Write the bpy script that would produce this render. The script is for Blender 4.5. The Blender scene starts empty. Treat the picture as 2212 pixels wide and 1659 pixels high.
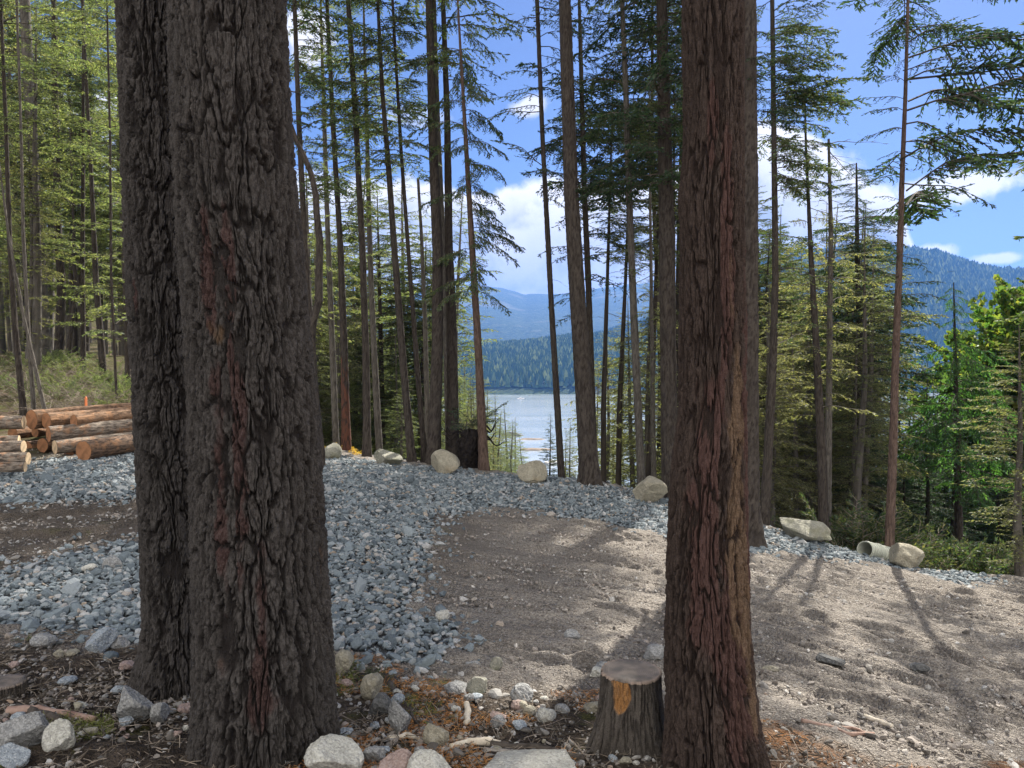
import bpy, math, numpy as np
from mathutils import Vector
RS = np.random.default_rng(11)
R = math.radians
S = bpy.context.scene
COL = S.collection
# ------------------------------------------------------------------ camera
F, CX, CY, EYE = 1662.0, 1106.0, 829.5, 2.1
PITCH = R(-1.7)
cam = bpy.data.cameras.new('camera'); cam.sensor_width = 36; cam.lens = 36*F/2212
cam.clip_start = 0.05; cam.clip_end = 30000
camo = bpy.data.objects.new('camera', cam); COL.objects.link(camo)
camo.location = (0, 0, EYE); camo.rotation_euler = (R(90)+PITCH, 0, 0)
S.camera = camo
# ------------------------------------------------------------------ node helper
class NT:
    def __init__(s, tree): s.t = tree; tree.nodes.clear()
    def n(s, typ, ins=None, **kw):
        nd = s.t.nodes.new(typ)
        for k, v in kw.items(): setattr(nd, k, v)
        for k, v in (ins or {}).items():
            if isinstance(v, bpy.types.NodeSocket): s.t.links.new(v, nd.inputs[k])
            else: nd.inputs[k].default_value = v
        return nd
    def math(s, op, a, b=None, c=None, clamp=False):
        ins = {0: a}
        if b is not None: ins[1] = b
        if c is not None: ins[2] = c
        return s.n('ShaderNodeMath', ins, operation=op, use_clamp=clamp).outputs[0]
    def mapr(s, v, a, b, c=0.0, d=1.0, smooth=True):
        return s.n('ShaderNodeMapRange', {0: v, 1: a, 2: b, 3: c, 4: d}, interpolation_type='SMOOTHSTEP' if smooth else 'LINEAR').outputs[0]
    def mix(s, f, a, b, mode='MIX'):
        nd = s.n('ShaderNodeMix', {0: f}, data_type='RGBA', blend_type=mode)
        for k, v in ((6, a), (7, b)):
            if isinstance(v, bpy.types.NodeSocket): s.t.links.new(v, nd.inputs[k])
            else: nd.inputs[k].default_value = (*v, 1)
        return nd.outputs[2]
    def noise(s, vec, scale, detail=5.0, rough=0.55, dist=0.0, out=0):
        ins = {'Scale': scale, 'Detail': detail, 'Roughness': rough, 'Distortion': dist}
        if vec is not None: ins['Vector'] = vec
        return s.n('ShaderNodeTexNoise', ins).outputs[out]
    def ramp(s, f, stops):
        nd = s.n('ShaderNodeValToRGB', {0: f}); cr = nd.color_ramp
        while len(cr.elements) < len(stops): cr.elements.new(0.5)
        for e, (p, c) in zip(cr.elements, stops):
            e.position = p; e.color = (*c, 1) if not isinstance(c, (int, float)) else (c, c, c, 1)
        return nd.outputs[0]
    def scale(s, vec, sc):
        return s.n('ShaderNodeMapping', {0: vec, 3: sc}).outputs[0]
# ------------------------------------------------------------------ light
SUN_AZ, SUN_EL = 24.0, 43.0
w = bpy.data.worlds.new('World'); S.world = w; w.use_nodes = True
t = NT(w.node_tree)
sky = t.n('ShaderNodeTexSky', sky_type='NISHITA', sun_disc=False, sun_elevation=R(SUN_EL), sun_rotation=R(SUN_AZ),
          altitude=0, air_density=1.0, dust_density=0.4, ozone_density=3.0)
gen = t.n('ShaderNodeTexCoord').outputs['Generated']
sep = t.n('ShaderNodeSeparateXYZ', {0: gen})
dx, dy, dz = sep.outputs
hyp = t.math('SQRT', t.math('ADD', t.math('MULTIPLY', dx, dx), t.math('MULTIPLY', dy, dy)))
az = t.math('ARCTAN2', dx, dy)                       # radians from straight ahead
el = t.math('DIVIDE', dz, t.math('MAXIMUM', hyp, 0.01))
def pxaz(px): return math.atan((px-CX)/F)
prof = [(-1500, 500), (0, 200), (420, 200), (640, 350), (740, 368), (830, 395), (900, 405), (1010, 400), (1060, 412), (1110, 392), (1170, 388), (1240, 400),
        (1330, 395), (1500, 340), (1640, 270), (1760, 300), (1850, 350), (1930, 400), (1965, 500), (2040, 640), (3500, 560)]
fc = t.n('ShaderNodeFloatCurve', {1: t.mapr(az, -1.2, 1.2, 0, 1, False)})
cv = fc.mapping.curves[0]
pts = [((pxaz(x)+1.2)/2.4, (780-y)/F*math.cos(pxaz(x))) for x, y in prof]
cv.points[0].location = pts[0]; cv.points[1].location = pts[-1]
for p in pts[1:-1]: cv.points.new(*p)
fc.mapping.update()
nz = t.noise(gen, 9.0, 9.0, 0.56)
nz2 = t.noise(gen, 30.0, 6.0, 0.6)
topn = t.math('ADD', fc.outputs[0], t.math('MULTIPLY', t.math('SUBTRACT', nz, 0.5), 0.10))
topn = t.math('ADD', topn, t.math('MULTIPLY', t.math('SUBTRACT', nz2, 0.5), 0.03))
cm = t.mapr(t.math('SUBTRACT', topn, el), -0.006, 0.014)
def blob(px, py, rx, ry, k):
    a = t.math('DIVIDE', t.math('SUBTRACT', az, pxaz(px)), rx/F)
    b = t.math('DIVIDE', t.math('SUBTRACT', el, (780-py)/F*math.cos(pxaz(px))), ry/F)
    d = t.math('SQRT', t.math('ADD', t.math('MULTIPLY', a, a), t.math('MULTIPLY', b, b)))
    d = t.math('ADD', d, t.math('MULTIPLY', t.math('SUBTRACT', nz, 0.5), 2.2))
    d = t.math('ADD', d, t.math('MULTIPLY', t.math('SUBTRACT', nz2, 0.5), 1.1))
    return t.math('MULTIPLY', t.mapr(d, 1.0, 0.45), k)
for b in ((2070, 405, 120, 38, .9), (2010, 548, 50, 22, .9), (2150, 560, 60, 14, .85), (680, 90, 60, 70, .8), (1150, 235, 60, 30, .75), (900, 260, 70, 22, .3), (1700, 430, 130, 120, .8)):
    cm = t.math('MAXIMUM', cm, blob(*b))
ccol_f = t.mapr(t.noise(t.n('ShaderNodeVectorMath', {0: gen, 1: (0.012, 0.0, 0.03)}, operation='ADD').outputs[0], 13.0, 7.0, 0.55), 0.36, 0.62)
depthf = t.mapr(t.math('SUBTRACT', topn, el), 0.0, 0.13)
cshade = t.math('MULTIPLY', ccol_f, t.math('SUBTRACT', 1.0, t.math('MULTIPLY', depthf, 0.6)))
cshade = t.math('MAXIMUM', cshade, t.math('SUBTRACT', 0.95, t.math('MULTIPLY', depthf, 2.2)))
ccol = t.mix(cshade, (0.40, 0.44, 0.53), (1.04, 1.0, .96))
skyc = t.mix(1.0, sky.outputs[0], (0.52, 0.57, 0.73), 'MULTIPLY')
# unseen clouds added behind the viewer as fill light, brighter than the bank ahead
back = t.mapr(dy, 0.25, -0.35)
cm = t.math('MAXIMUM', cm, t.math('MULTIPLY', t.math('MULTIPLY', back, t.mapr(dz, -.05, .05)), t.mapr(t.noise(gen, 2.4, 7, .6), .38, .52)))
bg1 = t.n('ShaderNodeBackground', {0: skyc, 1: 0.052})
bg2 = t.n('ShaderNodeBackground', {0: ccol, 1: t.math('ADD', .50, t.math('MULTIPLY', back, .40))})
mx = t.n('ShaderNodeMixShader', {0: cm, 1: bg1.outputs[0], 2: bg2.outputs[0]})
t.n('ShaderNodeOutputWorld', {0: mx.outputs[0]})
sl = bpy.data.lights.new('sun', 'SUN'); sl.energy = 5.0; sl.angle = R(0.5); sl.color = (1.0, 0.94, 0.84)
so = bpy.data.objects.new('sun', sl); COL.objects.link(so)
sv = Vector((math.sin(R(SUN_AZ))*math.cos(R(SUN_EL)), math.cos(R(SUN_AZ))*math.cos(R(SUN_EL)), math.sin(R(SUN_EL))))
so.rotation_euler = sv.to_track_quat('Z', 'Y').to_euler(); so.location = (0, 0, 30)
S.view_settings.view_transform = 'Standard'; S.view_settings.look = 'None'; S.view_settings.gamma = 1
S.view_settings.exposure = 1.5
S.view_settings.use_curve_mapping = False
S.cycles.max_bounces = 7; S.cycles.diffuse_bounces = 3; S.cycles.transmission_bounces = 4; S.cycles.volume_bounces = 0
S.cycles.sample_clamp_indirect = 6
# ------------------------------------------------------------------ mesh helpers
def tag(o, label=None, cat=None, group=None, kind=None):
    if label: o['label'] = label
    if cat: o['category'] = cat
    if group: o['group'] = group
    if kind: o['kind'] = kind
    return o
def empty(name, loc=(0, 0, 0)):
    o = bpy.data.objects.new(name, None); o.location = loc; o.empty_display_size = 0.2; COL.objects.link(o); return o
def link(name, me, parent=None):
    o = bpy.data.objects.new(name, me); COL.objects.link(o)
    if parent: o.parent = parent
    return o
def mesh(name, V, faces, mats, midx=None, smooth=False, attrs=None):
    """V (n,3); faces: list of int arrays (m,k) ; midx: list with one int or array per face array"""
    V = np.asarray(V, dtype=np.float32)
    faces = [np.asarray(f, dtype=np.int32) for f in faces if len(f)]
    me = bpy.data.meshes.new(name)
    me.vertices.add(len(V)); me.vertices.foreach_set('co', V.ravel())
    nl = sum(f.size for f in faces); nf = sum(len(f) for f in faces)
    me.loops.add(nl); me.polygons.add(nf)
    me.loops.foreach_set('vertex_index', np.concatenate([f.ravel() for f in faces]))
    tot = np.concatenate([np.full(len(f), f.shape[1], dtype=np.int32) for f in faces])
    st = np.zeros(nf, dtype=np.int32); st[1:] = np.cumsum(tot)[:-1]
    me.polygons.foreach_set('loop_start', st)
    if midx is not None:
        mi = np.concatenate([np.full(len(f), m, dtype=np.int32) if np.isscalar(m) else np.asarray(m, dtype=np.int32) for f, m in zip(faces, midx)])
        me.polygons.foreach_set('material_index', mi)
    me.polygons.foreach_set('use_smooth', np.full(nf, bool(smooth)))
    for m in (mats if isinstance(mats, (list, tuple)) else [mats]): me.materials.append(m)
    me.update(calc_edges=True)
    for k, a in (attrs or {}).items():
        at_ = me.attributes.new(k, 'FLOAT', 'POINT'); at_.data.foreach_set('value', np.asarray(a, dtype=np.float32))
    return me
def ray(px, py):
    x = (np.asarray(px, float)-CX)/F; z = -(np.asarray(py, float)-CY)/F
    c, s = math.cos(PITCH), math.sin(PITCH)
    return x, c - z*s, s + z*c
def at(px, py, Y):
    x, y, z = ray(px, py); k = Y/y
    return np.array([x*k, Y+0*x, EYE+z*k]).T
def proj(X, Y, Z):
    c, s = math.cos(PITCH), math.sin(PITCH)
    dzz = Z-EYE; yf = Y*c + dzz*s; zf = -Y*s + dzz*c
    yf = np.where(yf < 0.05, 0.05, yf)
    return CX+F*X/yf, CY-F*zf/yf
def sstep(x, a, b):
    u = np.clip((np.asarray(x, float)-a)/(b-a), 0, 1); return u*u*(3-2*u)
# value noise
_P = RS.permutation(4096).astype(np.int64); _H = RS.random(4096)
def _h(i, j, k=0): return _H[_P[(_P[(_P[i & 4095]+j) & 4095]+k) & 4095]]
def vn(u, v, per=None, seed=0):
    i = np.floor(u).astype(np.int64); j = np.floor(v).astype(np.int64)
    fu = u-i; fv = v-j; fu = fu*fu*(3-2*fu); fv = fv*fv*(3-2*fv)
    i1 = i+1
    if per: i = i % per; i1 = i1 % per
    return (_h(i, j, seed)*(1-fu)+_h(i1, j, seed)*fu)*(1-fv)+(_h(i, j+1, seed)*(1-fu)+_h(i1, j+1, seed)*fu)*fv
def fbm(u, v, oct=4, per=None, seed=0, gain=.5):
    s = 0; a = 1; n = 0
    for k in range(oct):
        s = s+a*vn(u, v, per, seed+k*17); n += a; a *= gain; u = u*2; v = v*2
        if per: per *= 2
    return s/n
def worley(u, v, per, seed, jit=.9):
    i = np.floor(u).astype(np.int64); j = np.floor(v).astype(np.int64)
    f1 = np.full(u.shape, 9.); f2 = np.full(u.shape, 9.)
    for a in (-1, 0, 1):
        for b in (-1, 0, 1):
            ii = i+a; jj = j+b; iw = ii % per if per else ii
            x = ii+.5+(_h(iw, jj, seed)-.5)*jit-u; y = jj+.5+(_h(iw, jj, seed+5)-.5)*jit-v
            d = np.sqrt(x*x+y*y)
            f2 = np.minimum(f2, np.maximum(f1, d)); f1 = np.minimum(f1, d)
    return f1, f2
# ------------------------------------------------------------------ ground shape
CP = [(680, 965, 19), (800, 985, 18.2), (950, 1005, 17.5), (1150, 1032, 16), (1300, 1040, 15.5), (1440, 1085, 14.5), (1620, 1130, 13.5), (1800, 1185, 13), (2000, 1238, 12.2),
      (2212, 1250, 12), (2500, 1300, 11.6), (300, 985, 14), (0, 1020, 12.5), (-300, 1060, 11.5), (570, 1625, 4.15), (1540, 1660, 4.0), (350, 1480, 5.1), (2212, 1659, 4.3), (1100, 1300, 7.6),
      (1800, 1400, 6.6), (2212, 1450, 6.5), (100, 1200, 8.5), (500, 1100, 10.5), (1100, 1130, 12), (1700, 1250, 9.8), (1100, 1659, 3.9), (0, 1600, 4.2), (2600, 1500, 6)]
cp = np.array([at(a, b, c) for a, b, c in CP])
cp = np.vstack([cp, [(-3, .5, .42), (0, .5, .45), (3, .5, .4), (0, 1.8, .38), (-2, 1.9, .34), (2, 1.9, .3), (-6, 0, .4), (7, 0, .2), (0, 3.0, .2), (-1.5, 3.1, .2), (1.5, 3.1, .14)]])
def _U(r2): return np.where(r2 < 1e-9, 0, r2*np.log(np.maximum(r2, 1e-9)))*.5
_n = len(cp); _K = _U(((cp[:, None, :2]-cp[None, :, :2])**2).sum(2))+np.eye(_n)*0.6
_A = np.zeros((_n+3, _n+3)); _A[:_n, :_n] = _K; _Pm = np.c_[np.ones(_n), cp[:, :2]]; _A[:_n, _n:] = _Pm; _A[_n:, :_n] = _Pm.T
_W = np.linalg.solve(_A, np.r_[cp[:, 2], 0, 0, 0])
def tps(X, Y):
    z = _W[_n]+_W[_n+1]*X+_W[_n+2]*Y
    for k in range(_n): z = z+_W[k]*_U((X-cp[k, 0])**2+(Y-cp[k, 1])**2)
    return z
_et = np.array([(-700, 11), (-300, 11.7), (0, 12.6), (300, 14.4), (680, 19.2), (800, 18.4), (950, 17.7), (1150, 16.2), (1300, 15.7), (1440, 14.7), (1620, 13.7), (1800, 13.2), (2000, 12.4), (2212, 12.2), (2500, 11.8), (3200, 11)], float)
_tt = (_et[:, 0]-CX)/F
WATER = -58.0
def zg(X, Y):
    X = np.asarray(X, float); Y = np.asarray(Y, float)
    Yp = np.maximum(Y, 0.3); tt = X/Yp
    E = np.interp(tt, _tt, _et[:, 1]); q = np.minimum(Yp, E)
    Xq = np.clip(tt*q, -13, 13)
    z = tps(Xq, q)
    d = np.maximum(Yp-E, 0)
    m = sstep(tt, -0.47, -0.30)
    drop = 0.21*d+3.0*(1-np.exp(-d/7))
    rise = np.where(d < 15, 0.125*d, 1.875+np.minimum(0.035*(d-15)+.0022*np.maximum(d-22, 0)**2, 16))*sstep(d, -.5, 3)
    zz = z + (1-m)*rise - m*drop + 0.5*(vn(X/9+50, Y/9+50)-.5)*sstep(d, 2, 20) + 3*(vn(X/40+9, Y/40+9)-.5)*sstep(d, 15, 80)
    return np.maximum(zz, WATER-5-0.0005*Yp)
def gp(px, py):
    x, y, z = ray(px, py)
    Y = np.geomspace(1.5, 60, 900); zz = EYE+z/y*Y; g = zg(x/y*Y, Y)
    k = int(np.argmax(zz < g))
    if k <= 0: k = 899
    a = (zz[k-1]-g[k-1])/max(1e-6, (zz[k-1]-g[k-1])-(zz[k]-g[k])); Yy = Y[k-1]+(Y[k]-Y[k-1])*a
    return np.array([x/y*Yy, Yy, EYE+z/y*Yy])
def inpoly(px, py, poly):
    c = np.zeros(np.shape(px), bool); n = len(poly)
    for i in range(n):
        x1, y1 = poly[i]; x2, y2 = poly[i-1]
        c ^= ((y1 > py) != (y2 > py)) & (px < (x2-x1)*(py-y1)/((y2-y1) or 1e-9)+x1)
    return c
G_A = [(690, 975), (800, 998), (960, 1015), (1250, 1040), (1440, 1083), (1620, 1128), (1850, 1185), (2080, 1238), (2160, 1252), (2080, 1258), (1900, 1218), (1620, 1192), (1440, 1152), (1300, 1125), (1100, 1103), (935, 1108), (925, 1200), (880, 1290), (880, 1340), (980, 1355), (950, 1425), (860, 1440), (725, 1402), (690, 1400), (500, 1400), (320, 1392), (0, 1352), (-300, 1350), (-300, 1250), (0, 1240), (200, 1185), (320, 1160), (700, 1110), (700, 1075), (320, 1075), (0, 1090), (-300, 1110), (-300, 1040), (0, 1005), (310, 975)]
def region(X, Y):
    """gravel, litter (dark forest soil with debris, plus darkened dirt patches), red soil masks for a world point"""
    Z = zg(X, Y); px, py = proj(X, Y, Z)
    nx = (fbm(X*2.1+40, Y*2.1+40, 3)-.5)*90*np.clip(5/np.maximum(Y, 1), .2, 1.4); ny = (fbm(X*2.1+90, Y*2.1+10, 3)-.5)*50*np.clip(6/np.maximum(Y, 1), .15, 1.4)
    g = inpoly(px+nx, py+ny, G_A) & (Y > 2)
    g = g & (Y < np.interp(X/np.maximum(Y, .3), _tt, _et[:, 1])+.45)
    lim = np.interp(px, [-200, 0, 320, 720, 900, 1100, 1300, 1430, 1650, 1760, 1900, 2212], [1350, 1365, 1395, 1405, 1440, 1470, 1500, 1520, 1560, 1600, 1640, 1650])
    litter_dark = sstep(py+ny*1.3-lim, -10, 40)
    soil_shade = inpoly(px+nx, py+ny, [(-400, 1085), (0, 1078), (330, 1062), (330, 1150), (200, 1170), (0, 1235), (-400, 1260)])  # left band: dark gravelly soil with its shade painted in
    dk2 = sstep(px+nx*2, 1130, 930)*sstep(py, 1095, 1110)*sstep(py, 1260, 1180)  # darker patch at the left of the centre dirt
    litter_dark = np.maximum(litter_dark, np.maximum(soil_shade*.72, dk2*.55)*(Y > 2))
    red = sstep(py-lim+ny*2, 0, 30)*sstep(px+nx, 1600, 1680)*(1-.0*px)
    return g, litter_dark, red
# ------------------------------------------------------------------ materials
def newmat(name):
    m = bpy.data.materials.new(name); m.use_nodes = True; return m, NT(m.node_tree)
def finish(t, base, rough=0.9, bump=None, bstr=0.5, bdist=0.02, spec=0.25, **kw):
    ins = {'Base Color': base, 'Roughness': rough, 'Specular IOR Level': spec}
    ins.update(kw)
    if not isinstance(base, bpy.types.NodeSocket): ins['Base Color'] = (*base, 1)
    if bump is not None:
        b = t.n('ShaderNodeBump', {'Height': bump, 'Strength': bstr, 'Distance': bdist}); ins['Normal'] = b.outputs[0]
    p = t.n('ShaderNodeBsdfPrincipled', ins); t.n('ShaderNodeOutputMaterial', {0: p.outputs[0]}); return p
def attr(t, nm): return t.n('ShaderNodeAttribute', attribute_name=nm).outputs['Fac']
def obj(t): return t.n('ShaderNodeTexCoord').outputs['Object']
def bark_mat(name, dark, light, red=(0.088, 0.05, 0.045), tan=(0.2, 0.12, 0.06), fine=60):
    m, t = newmat(name); o = obj(t)
    st = t.scale(o, (1, 1, 0.22))
    n1 = t.noise(st, fine, 6, .65); n2 = t.noise(o, 2.2, 4); n3 = t.noise(o, fine*2.2, 4, .7)
    h = attr(t, 'bark')
    c = t.mix(t.mapr(t.math('ADD', t.math('MULTIPLY', h, .6), t.math('MULTIPLY', n1, .6)), .2, .95, smooth=False), dark, light)
    c = t.mix(t.math('MULTIPLY', t.mapr(n2, .42, .7), .55), c, tuple(x*.62 for x in light))
    c = t.mix(t.math('MULTIPLY', attr(t, 'red'), t.mapr(n3, .25, .6, .45, 1)), c, red)
    c = t.mix(t.math('MULTIPLY', attr(t, 'tan'), t.mapr(n1, .25, .6, .45, 1)), c, tan)
    c = t.mix(t.mapr(n3, .35, .75), c, t.mix(1.0, c, (.5, .5, .5), 'MULTIPLY'))
    bmp = t.math('ADD', n1, t.math('MULTIPLY', n3, .6))
    finish(t, c, .92, bmp, 1.0, .02, .2); return m
M_barkA = bark_mat('fir_bark', (0.022, 0.017, 0.016), (0.10, 0.09, 0.083))
M_barkC = bark_mat('red_bark', (0.028, 0.018, 0.015), (0.088, 0.064, 0.053), (0.115, 0.064, 0.055), (0.19, 0.128, 0.083))
M_barkM = bark_mat('mid_bark', (0.026, 0.02, 0.017), (0.10, 0.084, 0.071), (0.17, 0.07, 0.045), (0.25, 0.13, 0.07), 50)
M_barkG = bark_mat('grey_bark', (0.06, 0.052, 0.045), (0.2, 0.18, 0.155), (0.16, 0.09, 0.06), fine=45)
M_barkR = bark_mat('cedar_bark', (0.06, 0.04, 0.032), (0.185, 0.128, 0.102), fine=45)
def foliage_mat(name, c1, c2, c3, transl=.45):
    m, t = newmat(name); o = obj(t); inf = t.n('ShaderNodeObjectInfo').outputs['Random']
    n = t.noise(o, .9, 3); g = t.n('ShaderNodeNewGeometry').outputs['Random Per Island']
    c = t.mix(t.mapr(n, .35, .65), c1, c2)
    c = t.mix(t.mapr(g, .55, 1.0, 0, .8, False), c, c3)
    c = t.n('ShaderNodeHueSaturation', {0: t.mapr(inf, 0, 1, .485, .515, False), 1: 1.0, 2: t.mapr(g, 0, 1, .75, 1.2, False), 4: c}).outputs[0]
    d = t.n('ShaderNodeBsdfDiffuse', {0: c}); tr = t.n('ShaderNodeBsdfTranslucent', {0: t.mix(1.0, c, (1.6, 1.65, .8), 'MULTIPLY')})
    gl = t.n('ShaderNodeBsdfGlossy', {0: (.9, .95, .9, 1), 1: .5})
    mx = t.n('ShaderNodeMixShader', {0: transl, 1: d.outputs[0], 2: tr.outputs[0]})
    mx = t.n('ShaderNodeMixShader', {0: .03, 1: mx.outputs[0], 2: gl.outputs[0]})
    t.n('ShaderNodeOutputMaterial', {0: mx.outputs[0]}); return m
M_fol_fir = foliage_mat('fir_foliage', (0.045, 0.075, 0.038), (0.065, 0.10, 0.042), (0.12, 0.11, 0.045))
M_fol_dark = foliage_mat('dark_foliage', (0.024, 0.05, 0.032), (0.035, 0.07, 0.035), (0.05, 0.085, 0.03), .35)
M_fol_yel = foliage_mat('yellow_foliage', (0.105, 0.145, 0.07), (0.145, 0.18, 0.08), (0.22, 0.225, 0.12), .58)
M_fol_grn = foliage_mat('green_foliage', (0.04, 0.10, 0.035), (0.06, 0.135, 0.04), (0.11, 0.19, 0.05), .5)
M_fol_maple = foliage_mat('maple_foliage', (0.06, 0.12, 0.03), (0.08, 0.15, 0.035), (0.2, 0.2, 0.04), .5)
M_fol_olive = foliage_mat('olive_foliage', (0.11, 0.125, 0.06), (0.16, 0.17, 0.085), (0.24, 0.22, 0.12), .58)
def plain(name, c1, c2, sc=8, rough=.9, bstr=.4, bd=.01, spec=.25):
    m, t = newmat(name); o = obj(t); n = t.noise(o, sc, 6, .65)
    finish(t, t.mix(t.mapr(n, .3, .7), c1, c2), rough, n, bstr, bd, spec); return m
M_twig = plain('twig_wood', (0.05, 0.042, 0.034), (0.1, 0.085, 0.065), 6)
M_twigpale = plain('pale_twig', (0.16, 0.13, 0.10), (0.30, 0.25, 0.2), 12)
# ground
def ground_mat():
    m, t = newmat('ground_soil'); o = obj(t)
    n1 = t.noise(o, 1.3, 5, .6); n2 = t.noise(o, 26, 6, .7); n3 = t.noise(o, 110, 3, .7); n4 = t.noise(o, 6, 5, .65)
    oo = t.n('ShaderNodeVectorMath', {0: o, 1: (2, -2.5, 0)}, operation='ADD').outputs[0]; so_ = t.n('ShaderNodeSeparateXYZ', {0: oo})
    rad_ = t.math('SQRT', t.math('ADD', t.math('MULTIPLY', so_.outputs[0], so_.outputs[0]), t.math('MULTIPLY', so_.outputs[1], so_.outputs[1])))
    ang_ = t.math('ARCTAN2', so_.outputs[0], so_.outputs[1])
    st = t.n('ShaderNodeCombineXYZ', {0: t.math('MULTIPLY', ang_, 4.0), 1: t.math('MULTIPLY', rad_, 7.0)}).outputs[0]
    trk = t.noise(st, 2.2, 5, .6)
    dirt = t.mix(t.mapr(n1, .35, .7), (0.35, 0.31, 0.268), (0.48, 0.43, 0.375))
    dirt = t.mix(t.math('MULTIPLY', t.mapr(n2, .52, .75), .55), dirt, (0.16, 0.14, 0.125))
    dirt = t.mix(t.math('MULTIPLY', t.mapr(trk, .5, .68), .62), dirt, (0.17, 0.15, 0.13))
    dirt = t.mix(t.math('MULTIPLY', t.mapr(n3, .6, .75), .5), dirt, (0.52, 0.48, 0.43))
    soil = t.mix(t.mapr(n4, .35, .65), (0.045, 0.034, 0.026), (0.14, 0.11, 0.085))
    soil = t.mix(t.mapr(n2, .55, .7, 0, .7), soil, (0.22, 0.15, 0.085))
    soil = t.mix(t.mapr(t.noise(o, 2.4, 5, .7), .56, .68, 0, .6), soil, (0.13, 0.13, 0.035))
    vg = t.n('ShaderNodeTexVoronoi', {'Vector': o, 'Scale': 48.0}); vh = t.n('ShaderNodeTexVoronoi', {'Vector': o, 'Scale': 105.0})
    gr = t.n('ShaderNodeSeparateColor', {0: vg.outputs['Color']}).outputs[0]; gs = t.n('ShaderNodeSeparateColor', {0: vh.outputs['Color']}).outputs[0]
    dirt = t.mix(t.mapr(gr, .55, .95, 0, .4), dirt, (.12, .105, .095)); dirt = t.mix(t.mapr(gs, .7, .95, 0, .55), dirt, (.58, .54, .48)); dirt = t.mix(t.mapr(gs, .35, .05, 0, .45), dirt, (.10, .088, .08))
    grain = t.math('ADD', t.math('MULTIPLY', vg.outputs['Distance'], -1.3), t.math('MULTIPLY', vh.outputs['Distance'], -.8))
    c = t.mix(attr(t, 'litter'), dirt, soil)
    redc = t.mix(t.mapr(n4, .35, .65), (0.19, 0.10, 0.055), (0.36, 0.21, 0.12))
    c = t.mix(t.math('MULTIPLY', attr(t, 'red'), t.mapr(n1, .38, .6, .35, 1)), c, redc)
    grav = t.mix(t.mapr(n2, .4, .6), (0.10, 0.105, 0.11), (0.22, 0.225, 0.23))
    c = t.mix(attr(t, 'gravel'), c, grav)
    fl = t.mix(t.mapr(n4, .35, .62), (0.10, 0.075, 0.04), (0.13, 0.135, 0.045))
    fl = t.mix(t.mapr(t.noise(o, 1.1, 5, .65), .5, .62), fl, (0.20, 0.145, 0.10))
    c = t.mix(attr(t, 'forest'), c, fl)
    bmp = t.math('ADD', t.math('ADD', t.math('MULTIPLY', n2, 1.0), t.math('MULTIPLY', grain, .7)), t.math('ADD', t.math('MULTIPLY', n3, .45), t.math('MULTIPLY', trk, .8)))
    finish(t, c, .95, bmp, 1.0, .07, .15); return m
M_ground = ground_mat()
def stones_mat(name, cols, spec=.3):
    m, t = newmat(name); o = obj(t); g = t.n('ShaderNodeNewGeometry').outputs['Random Per Island']
    n = t.noise(o, 55, 5, .7)
    c = t.ramp(g, cols)
    c = t.mix(t.mapr(n, .35, .7, 0, .5), c, t.mix(1.0, c, (.55, .55, .56), 'MULTIPLY'))
    finish(t, c, .85, n, .4, .01, spec); return m
M_gravel = stones_mat('gravel_stone', [(0, (.08, .098, .11)), (.25, (.13, .157, .172)), (.55, (.19, .225, .24)), (.8, (.26, .285, .295)), (.93, (.38, .38, .37)), (1, (.30, .24, .18))])
M_crumb = stones_mat('soil_crumb', [(0, (.14, .12, .105)), (.5, (.26, .23, .2)), (.85, (.34, .3, .26)), (1, (.5, .48, .44))])
M_pebble = stones_mat('pebble_stone', [(0, (.09, .08, .07)), (.4, (.2, .185, .165)), (.75, (.3, .29, .27)), (.93, (.42, .41, .39)), (1, (.28, .2, .14))])
def rock_mat(name, base, spk, dark, sc=90, moss=0):
    m, t = newmat(name); o = obj(t)
    n = t.noise(o, 5, 6, .65); v = t.n('ShaderNodeTexVoronoi', {'Vector': o, 'Scale': sc}).outputs['Color']
    vb = t.n('ShaderNodeSeparateColor', {0: v}).outputs[0]; n3 = t.noise(o, 40, 5, .7)
    c = t.mix(t.mapr(n, .35, .7), base, tuple(x*.72 for x in base))
    c = t.mix(t.mapr(vb, .62, .8, 0, .4), c, spk); c = t.mix(t.mapr(vb, .3, .12, 0, .4), c, dark)
    c = t.mix(t.mapr(t.noise(o, 14, 6, .7), .52, .7, 0, .5), c, dark)
    c = t.mix(t.mapr(t.noise(o, 2.2, 4), .55, .75, 0, .45), c, (base[0]*.9, base[1]*.72, base[2]*.5))
    if moss: c = t.mix(t.mapr(t.noise(o, 4, 5), .5, .62, 0, moss), c, (.16, .17, .07))
    finish(t, c, .88, t.math('ADD', n, t.math('MULTIPLY', n3, .55)), .9, .05, .2); return m
M_rock_grey = rock_mat('granite_grey', (.30, .30, .29), (.5, .5, .48), (.12, .12, .12), 110)
M_rock_pale = rock_mat('granite_pale', (.50, .49, .43), (.68, .67, .62), (.22, .21, .2), 120)
M_rock_blue = rock_mat('granite_blue', (.32, .36, .39), (.6, .62, .63), (.14, .15, .17), 130)
M_rock_tan = rock_mat('boulder_tan', (.36, .33, .25), (.44, .41, .33), (.22, .2, .16), 60)
M_rock_green = rock_mat('boulder_green', (.33, .32, .26), (.42, .41, .34), (.2, .2, .16), 60, .25)
M_rock_pink = rock_mat('stone_pink', (.38, .28, .24), (.5, .42, .38), (.2, .15, .13), 110)
M_rock_dark = rock_mat('stone_dark', (.14, .14, .135), (.22, .22, .21), (.07, .07, .07), 90)
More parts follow.
